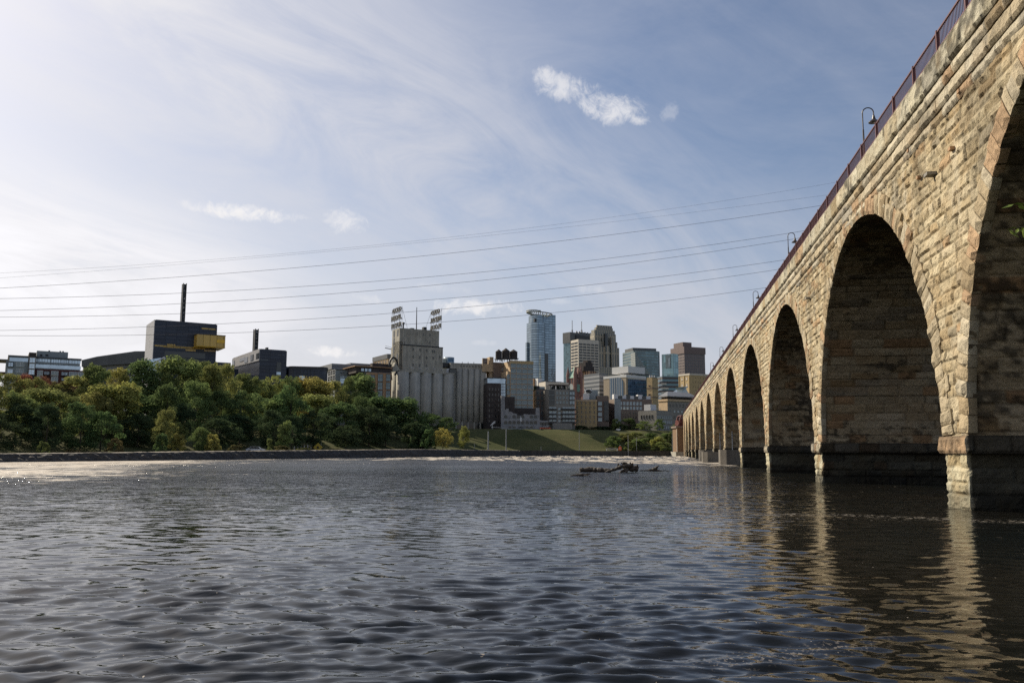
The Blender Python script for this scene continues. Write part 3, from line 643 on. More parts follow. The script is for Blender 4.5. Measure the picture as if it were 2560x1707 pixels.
# ------------------------------------------------------------------ trees
def leafmat():
    m = bpy.data.materials.new('foliage'); m.use_nodes = True; t = m.node_tree; t.nodes.clear(); n = NT(t)
    oi = n.n('ShaderNodeObjectInfo'); v = n.n('ShaderNodeAttribute', attribute_name='tone').outputs['Fac']
    c = n.n('ShaderNodeVectorMath', {0: oi.outputs['Color'], 3: n.lin(v, 0, 1, .62, 2.4)}, operation='SCALE').outputs[0]
    c = n.mix(n.ss(v, .72, 1.0, 0, .35), c, (.22, .20, .05, 1)); c = n.mix(.08, c, (.30, .33, .22, 1))
    d = n.n('ShaderNodeBsdfDiffuse', {0: c, 1: .6}); tr = n.n('ShaderNodeBsdfTranslucent', {0: c})
    mx = n.n('ShaderNodeMixShader', {0: .42, 1: d.outputs[0], 2: tr.outputs[0]})
    t.links.new(mx.outputs[0], n.n('ShaderNodeOutputMaterial').inputs[0]); return m
M['leaf'] = leafmat()
def crown_mesh(seed, shape='round', ncl=46, per=150, size=.021):
    r = np.random.default_rng(seed); cs = []
    while len(cs) < ncl:
        z = r.uniform(.12, .93)
        w = {'round': .36 * math.sin(pi * min(1, (z - .02) / .98) ** .8) ** .6, 'tall': .20 * math.sin(pi * (z * .9 + .05)) ** .5, 'cone': .30 * (1.02 - z) ** .7, 'bush': .5 * math.sqrt(max(.02, 1 - z * z))}[shape]
        a = r.uniform(0, 2 * pi); q = w * math.sqrt(r.uniform(.25, 1)) * (1 + .25 * r.normal() * .5)
        cs.append((q * cos(a), q * sin(a), z, (r.uniform(.085, .15) if shape == 'round' else r.uniform(.055, .135)) * (1.25 if shape == 'bush' else 1)))
    if shape == 'round':                  # smaller sprays standing off the big boughs, so the outline is ragged
        for (cx, cy, cz, cr) in list(cs):
            for _ in range(3):
                d = r.normal(size=3); d /= np.linalg.norm(d); d[2] = abs(d[2]) * .9
                cs.append((cx + d[0] * cr * 1.05, cy + d[1] * cr * 1.05, cz + d[2] * cr * 1.15, r.uniform(.028, .055)))
    V, F_, T = [], [], []; b = 0
    for (cx, cy, cz, cr) in cs:
        n_ = int(per * (cr / .085) ** 2); d = r.normal(size=(n_, 3)); d /= np.linalg.norm(d, axis=1)[:, None]
        d[:, 2] = np.where(d[:, 2] < -.4, -d[:, 2] * .5, d[:, 2])
        p = np.array([cx, cy, cz]) + d * (cr * r.uniform(.72, 1.08, n_))[:, None] * np.array([1.0, 1.0, 1.1])
        nm = d + r.normal(size=(n_, 3)) * .5; nm /= np.linalg.norm(nm, axis=1)[:, None]
        a1 = np.cross(nm, r.normal(size=(n_, 3))); a1 /= np.linalg.norm(a1, axis=1)[:, None]; a2 = np.cross(nm, a1)
        sz = size * r.uniform(.6, 1.25, n_)[:, None]
        q = np.stack([p - a1 * sz, p + a2 * sz * .6 + nm * sz * .15, p + a1 * sz, p - a2 * sz * .6 + nm * sz * .15], 1)
        V.append(q.reshape(-1, 3)); F_.append(np.arange(n_ * 4).reshape(-1, 4) + b); b += n_ * 4
        T.append(np.repeat(np.clip(r.uniform(.15, .75) + r.normal(size=n_) * .16, 0, 1), 4))
    return npmesh('crown', np.concatenate(V), np.concatenate(F_), M['leaf'], {'tone': np.concatenate(T)})
def trunk_mesh(seed):
    r = random.Random(seed); mb = MB(); mb.tube([(0, 0, -.06), (.004, .003, .15), (-.006, .004, .35), (.004, -.003, .62), (0, 0, .8)], [.022, .018, .014, .008, .003], 7)
    for i in range(7):
        z = r.uniform(.18, .6); a = r.uniform(0, 6.28); l = r.uniform(.12, .26)
        mb.tube([(0, 0, z), (cos(a) * l * .5, sin(a) * l * .5, z + l * .5), (cos(a) * l, sin(a) * l, z + l * 1.1)], [.008, .005, .002], 5)
    return mb.mesh('trunk', M['bark'])
CR = {k: [crown_mesh(50 + 10 * j + i, k, *p) for i in range(nv)] for j, (k, nv, p) in enumerate((('round', 7, (30, 165, .0150)), ('tall', 3, (36, 120, .019)), ('bush', 4, (34, 120, .030)), ('cone', 1, (30, 120, .022))))}
TR = [trunk_mesh(i) for i in range(3)]
def nth(i):
    w_ = 'zeroth first second third fourth fifth sixth seventh eighth ninth tenth eleventh twelfth thirteenth fourteenth fifteenth sixteenth seventeenth eighteenth nineteenth twentieth'.split()
    return w_[i] if i <= 20 else ('twenty ' + w_[i - 20] if i < 30 else 'thirtieth' if i == 30 else 'thirty ' + w_[i - 30])
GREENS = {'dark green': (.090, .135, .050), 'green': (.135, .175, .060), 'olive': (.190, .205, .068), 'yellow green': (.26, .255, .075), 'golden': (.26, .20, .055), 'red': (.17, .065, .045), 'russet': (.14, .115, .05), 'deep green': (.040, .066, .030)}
tn = 0
def tree(px, ytop, wpx, back, col, shape, label, group, name='tree', Y=None, zb=None):
    """crown top at photo point (px, ytop); the tree stands `back` metres behind the bank line"""
    global tn
    r = ray(px, 1100); hx, hy = r.x / r.y, 1.0
    if Y is None:
        lo, hi = 60.0, 900.0
        for _ in range(40):
            mid = (lo + hi) / 2
            if bank_sd(np.array([hx * mid]), np.array([mid]))[0][0] < back: lo = mid
            else: hi = mid
        Y = hi
    p = at(px, ytop, Y); z0 = gz(p.x, Y) if zb is None else zb; h = max(.8, p.z - z0)
    wm = wpx / FPX * Y
    root = empty(name, (p.x, Y, z0 - .05), rnd.uniform(0, 6.28), label, {'tree': 'tree', 'bush': 'bush', 'hedge': 'hedge'}.get(name, 'tree'), group)
    nomw = {'round': .80, 'tall': .46, 'bush': 1.12, 'cone': .6}[shape]
    sc = (wm / nomw, wm / nomw, h / (1.0 if shape != 'bush' else 1.02))
    c = link('crown', CR[shape][tn % len(CR[shape])], root); c.scale = sc
    g = GREENS[col]; k = rnd.uniform(.85, 1.18); c.color = (g[0] * k * rnd.uniform(.9, 1.12), g[1] * k, g[2] * k, 1)
    t = link('trunk', TR[tn % 3], root); t.scale = ((wm + h * .6) / 2 / nomw * .9,) * 2 + (h,)
    if shape == 'bush': t.scale = (wm * .5, wm * .5, h * .7)
    tn += 1; return root
back_row = [(-25, 935, 80, 'yellow green'), (28, 938, 62, 'olive'), (62, 940, 34, 'red'), (88, 950, 60, 'olive'), (112, 942, 46, 'red'), (150, 958, 60, 'russet'), (196, 945, 90, 'olive'), (240, 921, 70, 'green'), (292, 929, 62, 'yellow green'),
    (330, 962, 50, 'green'), (362, 908, 78, 'dark green'), (404, 899, 80, 'green'), (448, 899, 84, 'green'), (492, 906, 72, 'green'), (530, 914, 74, 'olive'), (566, 920, 66, 'olive'), (603, 940, 64, 'green'), (645, 944, 72, 'olive'), (684, 938, 78, 'yellow green'),
    (724, 947, 70, 'green'), (765, 948, 72, 'golden'), (800, 952, 60, 'yellow green'), (834, 958, 64, 'olive'), (868, 948, 60, 'green'), (900, 940, 74, 'dark green'), (938, 975, 70, 'dark green'), (975, 1001, 60, 'dark green')]
for i, (x, y, w_, c) in enumerate(back_row):
    tree(x, y + rnd.uniform(-5, 4), w_ * rnd.uniform(1.05, 1.4), 50 + rnd.uniform(-6, 8), c, 'round' if rnd.random() < .8 else 'tall', f'{c} tree in the back row against the skyline, {nth(i + 1)} from the left', 'trees in the back row on the left bluff')
mid_row = [(-20, 985, 90, 'olive'), (45, 985, 90, 'green'), (110, 990, 84, 'olive'), (170, 992, 80, 'olive'), (228, 968, 90, 'olive'), (285, 965, 88, 'yellow green'), (322, 975, 60, 'yellow green'), (372, 985, 84, 'dark green'), (430, 975, 90, 'dark green'), (490, 970, 90, 'green'), (550, 975, 90, 'dark green'),
    (612, 985, 90, 'dark green'), (672, 985, 90, 'green'), (730, 990, 90, 'dark green'), (790, 985, 90, 'olive'), (850, 995, 90, 'dark green'), (905, 990, 80, 'dark green'), (960, 1015, 70, 'dark green'), (1010, 1012, 84, 'dark green'), (1040, 1030, 50, 'dark green')]
for i, (x, y, w_, c) in enumerate(mid_row):
    tree(x + rnd.uniform(-10, 10), y + rnd.uniform(-26, 16), w_ * rnd.uniform(.8, 1.35), 34 + rnd.uniform(-6, 8), c, 'round' if rnd.random() < .8 else 'tall', f'{c} tree in the middle row of the wood, {nth(i + 1)} from the left', 'trees in the middle row on the left bank')
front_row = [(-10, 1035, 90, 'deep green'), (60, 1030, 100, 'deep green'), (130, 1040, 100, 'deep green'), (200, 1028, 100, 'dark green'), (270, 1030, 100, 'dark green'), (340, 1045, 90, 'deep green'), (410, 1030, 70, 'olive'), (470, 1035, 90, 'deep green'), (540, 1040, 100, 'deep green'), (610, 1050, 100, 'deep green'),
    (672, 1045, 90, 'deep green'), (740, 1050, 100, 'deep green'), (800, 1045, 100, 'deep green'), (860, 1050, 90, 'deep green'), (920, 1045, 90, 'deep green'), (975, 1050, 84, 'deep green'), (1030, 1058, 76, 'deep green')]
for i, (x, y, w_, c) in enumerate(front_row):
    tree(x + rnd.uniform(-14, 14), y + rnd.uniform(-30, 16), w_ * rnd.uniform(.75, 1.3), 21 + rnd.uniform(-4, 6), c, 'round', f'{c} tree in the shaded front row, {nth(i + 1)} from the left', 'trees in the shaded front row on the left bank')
for (x, y, w_, bk, c, sh, lb, nm) in [
    (712, 1053, 34, 11, 'green', 'tall', 'slender pale poplar sapling standing in front of the dark wood', 'tree'), (415, 1030, 66, 15, 'olive', 'round', 'light olive tree catching the sun low in front of the tall dark trees', 'tree'),
    (110, 1103, 30, 9, 'green', 'bush', 'small green bush by the gravel bank near the left edge', 'bush'), (288, 1096, 48, 9, 'russet', 'bush', 'rounded brownish bush standing alone on the gravel bank', 'bush'), (180, 1122, 40, 9, 'russet', 'bush', 'very low dry brush on the gravel bank left of the round brown bush', 'bush'),
    (408, 1084, 44, 10, 'dark green', 'bush', 'dark green bush at the left end of the sunlit bush clump', 'bush'), (446, 1083, 48, 9, 'yellow green', 'bush', 'yellow green bush in the middle of the sunlit bush clump', 'bush'),
    (500, 1070, 50, 12, 'green', 'round', 'rounded dark green shrub tree in the sunlit bush clump', 'tree'), (533, 1086, 44, 8, 'yellow green', 'bush', 'bright yellow green bush at the right end of the bush clump', 'bush'),
    (590, 1112, 46, 8, 'russet', 'bush', 'low brown brush left of the parked white car', 'bush'), (674, 1096, 14, 7, 'green', 'tall', 'narrow ivy covered post like shrub right of the white car', 'bush'), (706, 1113, 46, 7, 'russet', 'bush', 'low brown brush right of the narrow green shrub', 'bush'), (760, 1119, 44, 7, 'olive', 'bush', 'very low olive brush left of the yellow diamond sign', 'bush'),
    (1078, 1036, 66, 40, 'dark green', 'round', 'dark tree below the pale silos, left of a rounder one', 'tree'), (1118, 1045, 52, 40, 'dark green', 'round', 'round dark tree at the foot of the silos behind the pale young trees', 'tree'), (1055, 1065, 60, 16, 'deep green', 'bush', 'dark shrub mass at the right end of the wood', 'bush'),
    (1072, 1074, 44, 12, 'dark green', 'bush', 'dark bush left of the wider pale young tree', 'bush'), (1108, 1068, 52, 8, 'yellow green', 'round', 'wider pale yellow green young tree at the edge of the grass hill', 'tree'), (1158, 1066, 32, 8, 'yellow green', 'round', 'narrower pale yellow green young tree at the edge of the grass hill', 'tree')]:
    tree(x, y, w_, bk, c, sh, lb, 'bushes on the gravel bank' if nm == 'bush' else None, nm)
right_green = [(1540, 1048, 20, 62, 'green', 'round', 'tree', 'small round tree before the brick warehouses, left of a darker wide one'), (1572, 1047, 44, 60, 'dark green', 'round', 'tree', 'wide dark tree before the brick warehouses'), (1612, 1053, 34, 44, 'green', 'round', 'tree', 'rounded green tree standing between the dark wide tree and the brick mill'), (1648, 1049, 26, 44, 'green', 'round', 'tree', 'oval green tree in front of the brick mill with tall windows'),
    (1500, 1066, 70, 70, 'deep green', 'bush', 'hedge', 'dark hedge below the yellow brick building'), (1440, 1064, 70, 70, 'deep green', 'bush', 'hedge', 'dark hedge at the left of the yellow brick building'), (1552, 1062, 60, 66, 'deep green', 'bush', 'hedge', 'dark hedge under the brick warehouses'), (1600, 1062, 50, 66, 'deep green', 'bush', 'hedge', 'dark hedge right of the white and red post'),
    (1532, 1090, 40, 18, 'green', 'bush', 'bush', 'green bush at the right foot of the grass hill'), (1562, 1084, 44, 24, 'olive', 'bush', 'bush', 'olive bush second from the grass hill on the brushy slope'), (1592, 1080, 44, 26, 'olive', 'bush', 'bush', 'olive bush in the middle of the brushy slope, upper side'), (1600, 1096, 50, 16, 'green', 'bush', 'bush', 'green bush low in the middle of the brushy slope'),
    (1630, 1082, 40, 26, 'green', 'bush', 'bush', 'green bush high on the slope under the oval tree'), (1645, 1092, 40, 16, 'yellow green', 'bush', 'bush', 'yellow green bush low on the slope near the bridge'), (1668, 1082, 44, 24, 'green', 'bush', 'bush', 'green bush on the slope just left of the brown pier'), (1690, 1080, 44, 22, 'green', 'bush', 'bush', 'green bush touching the brown pier'), (1575, 1104, 40, 12, 'green', 'bush', 'bush', 'low green bush beside the orange sign'), (1690, 1060, 30, 40, 'green', 'round', 'tree', 'small tree close behind the brown pier'),
    (1655, 1105, 50, 12, 'olive', 'bush', 'bush', 'lowest olive bush above the river wall near the bridge')]
for (x, y, w_, bk, c, sh, nm, lb) in right_green:
    tree(x, y, w_ * 1.15, bk, c, sh, lb, 'shrubs on the brushy slope' if nm == 'bush' else None, nm)

# ------------------------------------------------------------------ buildings (placed from surveyed corners; every block is a real footprint)
def cA(x, y): return (x * .3189, 680 + y * .3189)
def cB(x, y): return (500 + x * .3189, 680 + y * .3189)
def cC(x, y): return (900 + x * .2551, 740 + y * .2551)
def cD(x, y): return (1180 + x * .24228, 760 + y * .24228)
def cE(x, y): return (1400 + x * .2551, 780 + y * .2551)
def cG(x, y): return (x * .10204, 860 + y * .10204)
def cH(x, y): return (1240 + x * .13605, 930 + y * .13605)
def cI(x, y): return (1540 + x * .14035, 930 + y * .14035)
def cJ(x, y): return (960 + x * .11479, 750 + y * .11479)
class BL:
    """a building frame: origin on its near vertical edge, x along the front face, y along the left side"""
    def __init__(s, name, label, corner, Y, yaw=31, zb=None, cat='building', group=None):
        p = at(corner[0], corner[1], Y); s.zb = (gz(p.x, Y) - .3) if zb is None else zb
        s.o = Vector((p.x, Y, s.zb)); s.yaw = RAD(yaw); s.u = Vector((cos(s.yaw), sin(s.yaw), 0)); s.w = Vector((-sin(s.yaw), cos(s.yaw), 0))
        s.root = empty(name, s.o, s.yaw, label, cat, group); s.wc = {}
    def F(s, p, off=0.0):                 # photo point -> (local x, local z) on the plane y = off
        r = ray(*p); q = s.o + s.w * off - Vector((0, 0, CAMH)); t = q.dot(s.w) / r.dot(s.w); h = r * t + Vector((0, 0, CAMH)) - s.o
        return h.dot(s.u), h.z
    def L(s, p, off=0.0):                 # photo point -> (local y, local z) on the plane x = off
        r = ray(*p); q = s.o + s.u * off - Vector((0, 0, CAMH)); t = q.dot(s.u) / r.dot(s.u); h = r * t + Vector((0, 0, CAMH)) - s.o
        return h.dot(s.w), h.z
    def box(s, nm, m, x0, x1, y0, y1, z0, z1, parent=None):
        return MB().box(min(x0, x1), max(x0, x1), min(y0, y1), max(y0, y1), min(z0, z1), max(z0, z1)).build(nm, m, parent or s.root)
    def fbox(s, nm, m, p0, p1, y0, y1, parent=None, off=None, zmin=None):   # box whose front (at y0) covers photo rectangle p0-p1
        x0, z1 = s.F(p0, y0 if off is None else off); x1, z0 = s.F(p1, y0 if off is None else off)
        return s.box(nm, m, x0, x1, y0, y1, z0 if zmin is None else zmin, z1, parent)
    def wins(s, face, p0, p1, nc, nr, fw=.6, fh=.6, gm='glass', fm='frame', off=0.0, proud=.05, sill=True, mull=1, lim=100, skip=None, nm='window'):
        """rows and columns of windows over the photo rectangle p0 (top left) - p1 (bottom right) of a face"""
        a0, z1 = (s.F if face == 'F' else s.L)(p0, off); a1, z0 = (s.F if face == 'F' else s.L)(p1, off)
        if a0 > a1: a0, a1 = a1, a0
        cw, ch = (a1 - a0) / nc, (z1 - z0) / nr; W, Hh = cw * fw, ch * fh; t = min(.14, W * .12)
        def put(mb, cx, cz):
            def bx(xa, xb, za, zb_, ya, yb, mi):
                if face == 'F': mb.box(cx + xa, cx + xb, off - yb, off - ya, cz + za, cz + zb_, mi)
                else: mb.box(off - yb, off - ya, cx + xa, cx + xb, cz + za, cz + zb_, mi)
            bx(-W / 2, W / 2, -Hh / 2, Hh / 2, -.05, proud * .4, 0)
            bx(-W / 2 - t, -W / 2, -Hh / 2, Hh / 2, -.05, proud + .05, 1); bx(W / 2, W / 2 + t, -Hh / 2, Hh / 2, -.05, proud + .05, 1)
            bx(-W / 2 - t, W / 2 + t, Hh / 2, Hh / 2 + t, -.05, proud + .06, 1); bx(-W / 2 - t * 1.5, W / 2 + t * 1.5, -Hh / 2 - t, -Hh / 2, -.05, proud + (.16 if sill else .06), 1)
            for k in range(1, mull + 1):
                c = -W / 2 + W * k / (mull + 1); bx(c - t * .3, c + t * .3, -Hh / 2, Hh / 2, -.02, proud, 1)
            if mull: bx(-W / 2, W / 2, -t * .3, t * .3, -.02, proud + .01, 1)
        me = None; rest_ = None; mats = [M[gm], M[fm]]
        for r_ in range(nr):
            for c_ in range(nc):
                if skip and skip(c_, r_): continue
                cx = a0 + cw * (c_ + .5); cz = z1 - ch * (r_ + .5)
                s.wc[nm] = s.wc.get(nm, 0) + 1
                if s.wc[nm] <= lim:
                    if me is None: mb = MB(); put(mb, 0, 0); me = mb.mesh(nm, mats)
                    o = link(nm, me, s.root); o.location = (cx, 0, cz) if face == 'F' else (0, cx, cz)
                else:
                    if rest_ is None: rest_ = MB()
                    put(rest_, cx, cz)
        if rest_ is not None: tag(rest_.build(nm, mats, s.root), kind='stuff')
def simple(name, label, corner, left, right, top, Y, m, yaw=31, zb=None, group=None, roof='roofgrey', depth=None, zmin=0.0, par=.5, cat='building'):
    """block with front face corner->right and left face corner->left; heights from the photo point `top` on the near edge"""
    b = BL(name, label, corner, Y, yaw, zb, cat, group)
    xr, _ = b.F((right, corner[1])); yl = b.L((left, corner[1]))[0] if left is not None else (depth or xr * .6)
    if depth: yl = depth if left is None else yl
    zt = b.F((corner[0], top))[1]
    b.W, b.D, b.Hh = xr, yl, zt
    b.box('wall', M[m] if isinstance(m, str) else m, 0, xr, 0, yl, zmin, zt)
    b.box('roof', M[roof], .35, xr - .35, .35, yl - .35, zt - .1, zt + .25)
    return b

# 1 apartment block at far left
b = BL('apartment_building', 'five storey apartment block with glass top floors and dark red brick at the far left', cG(150, 430), 235)
zt = b.F(cG(250, 265))[1]; x1 = b.F(cG(705, 300))[0]; x2 = b.F(cG(885, 300))[0]; x3 = b.F(cG(1975, 370))[0]; x4 = b.F(cG(2085, 660))[0]
zmid = b.F(cG(870, 600))[1]; zleft = b.F(cG(350, 420))[1]; zr = b.F(cG(1975, 365))[1]; zr = b.F(cG(890, 300))[1]
b.box('wall', M['clad'], 0, x1, 0, 18, 0, zleft); b.box('wall', M['clad'], x2, x3, 1.2, 19, zmid, zr - .3); b.box('wall', M['brickred'], x2 - .2, x4, -.05, 20, 0, zmid)
b.box('stair_tower', M['brickdk'], x1, x2, -.9, 14, 0, b.F(cG(800, 205), -.9)[1])
xs = b.F(cG(240, 300))[0]
b.box('glazed_floor', M['glassb'], xs, x1, 1.0, 16, zleft, zt - .5); b.box('roof', M['zinc'], xs - .4, x1, .4, 17, zt - .5, zt)
b.box('roof', M['zinc'], x2, x3 + .3, .5, 19.5, zr - .45, zr)
b.box('roof_canopy', M['zinc'], xs - 5.2, xs - .45, -.3, 9, zt - 1.6, zt - 1.3); b.box('canopy_post', M['brickor'], xs - 3.1, xs - 2.8, .3, .6, zleft - 1, zt - 1.6)
b.box('penthouse', M['clad'], b.F(cG(905, 200), 4)[0], b.F(cG(1668, 250), 4)[0], 4, 13, zr - 1, b.F(cG(905, 160), 4)[1])
for (gx0, gx1) in ((980, 1035), (1118, 1180)): b.fbox('door', M['dark'], cG(gx0, 248), cG(gx1, 300), 3.95, 4.2)
for gx_ in (1205, 1478, 1545):
    q = b.F(cG(gx_, 190), 6); MB().cyl(q[0], 6, .22, b.F(cG(905, 160), 4)[1] - .6, b.F(cG(905, 160), 4)[1] + .45, 8).build('vent', M['dark'], b.root)
for (g0, g1, t0, t1) in ((885, 950, 315, 440), (968, 1230, 320, 445), (1262, 1480, 345, 460), (1505, 1672, 360, 468), (1697, 1972, 375, 485), (875, 1225, 475, 590), (1255, 1490, 485, 605), (1507, 1675, 510, 612), (1697, 1975, 525, 635)):
    b.fbox('window', M['glassb'], cG(g0, t0 + 4), cG(g1, t1), 1.12, 1.3)
    x0_, z1_ = b.F(cG(g0, t0 + 4), 1.1); x1_, z0_ = b.F(cG(g1, t1), 1.1)
    for k in range(1, 4): b.box('mullion', M['frame'], x0_ + (x1_ - x0_) * k / 4 - .05, x0_ + (x1_ - x0_) * k / 4 + .05, 1.02, 1.12, z0_, z1_)
b.box('balcony', M['frame'], x2, x3, -.1, 1.05, zmid, zmid + .25); b.box('balcony', M['frame'], x2, x3, .2, 1.05, (zmid + zr) / 2 - .25, (zmid + zr) / 2 + .05)
b.box('railing_glass', M['glassb'], x2, x3, -.12, -.06, zmid + .25, zmid + 1.2)
for (g0, g1, t0, t1, cc, rr) in ((920, 1040, 650, 770, 2, 1), (1262, 1420, 665, 760, 2, 1), (1262, 1410, 805, 900, 2, 1), (1697, 1885, 685, 790, 2, 1), (1925, 2040, 690, 800, 1, 1), (1690, 1880, 830, 930, 2, 1), (920, 1040, 790, 870, 2, 1)):
    b.fbox('bay_panel', M['white'], cG(g0 - 8, t0 - 8), cG(g1 + 8, t1 + 25), -.12, .1)
    b.wins('F', cG(g0, t0), cG(g1, t1), cc, rr, .8, .85, 'glass', 'white', off=-.12, mull=1)
for (g0, g1, t0, t1) in ((1075, 1215, 665, 770), (1498, 1665, 680, 790), (1498, 1665, 825, 915)):
    b.fbox('recess', M['glassd'], cG(g0, t0), cG(g1, t1), -.09, .1); b.wins('F', cG(g0 + 8, t0 + 8), cG(g1 - 8, t1 - 22), 2, 1, .75, .9, 'glassb', 'white', off=-.1)
    x0_, z1_ = b.F(cG(g0, t1 - 25)); x1_, z0_ = b.F(cG(g1, t1)); b.box('balcony', M['dark'], x0_, x1_, -1.2, -.1, z0_, z0_ + .2)
    for k in range(9): b.box('baluster', M['dark'], x0_ + (x1_ - x0_) * k / 8 - .03, x0_ + (x1_ - x0_) * k / 8 + .03, -1.2, -1.14, z0_ + .2, z0_ + 1.2)
b.wins('F', cG(400, 440), cG(590, 560), 2, 1, .8, .8, 'glass', 'white', mull=1); b.wins('F', cG(395, 600), cG(575, 715), 2, 1, .8, .8, 'glass', 'white')
b.wins('F', cG(195, 440), cG(330, 560), 1, 1, .8, .8, 'glassb', 'dark', proud=.15); b.wins('F', cG(180, 610), cG(315, 715), 1, 1, .8, .8, 'glassb', 'white', proud=.15)
b.wins('F', cG(722, 318), cG(845, 760), 1, 3, .75, .72, 'glassb', 'white', off=-.9, mull=1)
for (y0_, y1_) in ((1, 5), (7, 11)): b.box('balcony', M['brickred'], -1.3, 0, y0_, y1_, zleft - 3.2, zleft - 3.0); b.box('balcony_post', M['dark'], -1.3, -1.15, y0_, y0_ + .2, zleft - 6.5, zleft - 3.2)

# 2 stadium with sloped dark roof far behind
b = BL('stadium', 'huge dark sloping roof rising to the right between the apartments and the blue black block', cA(640, 720), 520, 12)
P_ = [b.F(cA(*q)) for q in ((640, 690), (760, 662), (1060, 620), (1300, 618), (1300, 700), (640, 742))]
MB().slab(P_, 0, 130).build('roof', M['zinc'], b.root)
P_ = [b.F(cA(*q)) for q in ((640, 741), (1300, 672), (1300, 760), (760, 782), (640, 790))]; MB().slab(P_, 3, 120).build('wall', M['zincl'], b.root)
P_ = [b.F(cA(*q)) for q in ((940, 750), (1060, 700), (1130, 690), (1130, 752))]; MB().slab(P_, 2, 3).build('light_panel', M['roofgrey'], b.root)
b.fbox('lower_wall', M['navy'], cA(640, 775), cA(1300, 900), 1.5, 100, zmin=0)
P_ = [b.F(cA(*q), -6) for q in ((660, 782), (1080, 757), (1080, 763), (660, 789))]; MB().slab(P_, -6, -5).build('trim_band', M['white'], b.root)
b = BL('glass_atrium', 'white framed sloping glass gable poking out above the trees left of the blue black block', cA(1085, 850), 310, 31)
MB().slab([b.F(cA(*q)) for q in ((1005, 850), (1090, 770), (1150, 690), (1260, 672), (1260, 850))], 0, 10).build('glazing', M['glassb'], b.root)
for a_, c_ in (((1005, 850), (1090, 770)), ((1035, 850), (1090, 775)), ((1090, 770), (1290, 668)), ((1290, 668), (1290, 730)), ((1090, 850), (1090, 770)), ((950, 885), (1010, 845))):
    p_, q_ = b.F(cA(*a_)), b.F(cA(*c_)); MB().tube([(p_[0], -.3, p_[1]), (q_[0], -.3, q_[1])], .28, 5).build('frame', M['white'], b.root)
b.fbox('wall', M['cream'], cA(950, 868), cA(1085, 930), -1, 8, zmin=0)

# 3 theatre: blue black box, yellow cantilever, sign mast
b = simple('theatre_building', 'tall blue black theatre block with a projecting amber glass box and a pale left side', cA(1207, 560), cA(1145, 0)[0], cA(1697, 0)[0], cA(0, 375)[1], 330, 'navy', 32)
b.box('side_panel', M['palepanel'], -.25, 0.02, .1, b.D, 0, b.Hh + .15)
x0, z1 = b.F(cA(1545, 487), -5); x1, _ = b.F(cB(200, 500), -5); z0 = b.F(cA(1545, 577), -5)[1]
cant = b.box('cantilever_box', M['gold'], x0, x1, -5, 7, z0, z1); b.box('cantilever_edge', M['goldb'], x0 - .1, x1 + .1, -5.1, 7.1, z0 - .25, z0 - .02); b.box('cantilever_edge', M['dark'], x0 - .1, x1 + .1, -5.1, 7.1, z1 + .02, z1 + .3)
xa, za = b.F(cB(133, 530), -5.1); xb, zb_ = b.F(cB(193, 558), -5.1); b.box('bright_panel', M['goldb'], xa, xb, -5.12, -4.9, zb_, za)
for (p, q) in (((1213, 570), (1610, 578)), ((1280, 578), (1535, 582)), ((1455, 606), (1535, 610)), ((1580, 436), (1690, 441)), ((1600, 609), (1690, 613)), ((1310, 564), (1375, 567))):
    x0_, z1_ = b.F(cA(*p)); x1_, z0_ = b.F(cA(*q)); b.box('strip_window', M['gold'], x0_, x1_, -.06, .1, min(z0_, z1_ - .4) if False else z1_ - .55, z1_)
for (p, l_) in (((1290, 618), 320),): x0_, z1_ = b.F(cA(*p)); x1_, _ = b.F(cA(p[0] + l_, p[1])); b.box('dark_band', M['glassd'], x0_, x1_, -.04, .1, z1_ - 2.2, z1_)
b.fbox('low_wing', M['navy'], cA(1600, 700), cB(240, 760), 1.0, 22, zmin=0)
b.fbox('low_wing', M['navy'], cB(225, 757), cB(300, 800), -2, 12, zmin=0)
def sign_mast(label, c0, c1, c2, Y, yaw=32, bits=8):
    m_ = BL('sign_mast', label, c0, Y, yaw, cat='sign mast'); x1_ = m_.F((c1[0], c0[1]))[0]; zt_ = m_.F((c0[0], c2))[1]
    for (xa_, ya_) in ((0, 0), (x1_ - .35, 0), (0, 2.6), (x1_ - .35, 2.6)): m_.box('mast_leg', M['dark'], xa_, xa_ + .35, ya_, ya_ + .35, 0, zt_)
    m_.box('sign_core', M['dark'], .05, x1_ - .05, .5, 2.2, 0, zt_ - .3)
    r_ = random.Random(int(Y)); z_ = zt_ - 1.0; zb0 = m_.F((c0[0], c0[1]))[1]
    while z_ > zb0:
        h_ = r_.uniform(.5, 1.5); w_ = r_.uniform(.3, .7) * (x1_ - .4); xo = .2 + r_.uniform(0, (x1_ - .4) - w_)
        m_.box('sign_panel', M[r_.choice(['white', 'frame', 'cream'])], xo, xo + w_, .42, .5, z_ - h_ * .5, z_); z_ -= h_ + r_.uniform(.2, .8)
        m_.box('cross_bar', M['dark'], 0, x1_, .1, .25, z_, z_ + .12)
    return m_
sign_mast('tall dark lattice sign mast rising behind the blue black theatre block', cA(1421, 390), cA(1450, 390), cA(0, 85)[1], 352)
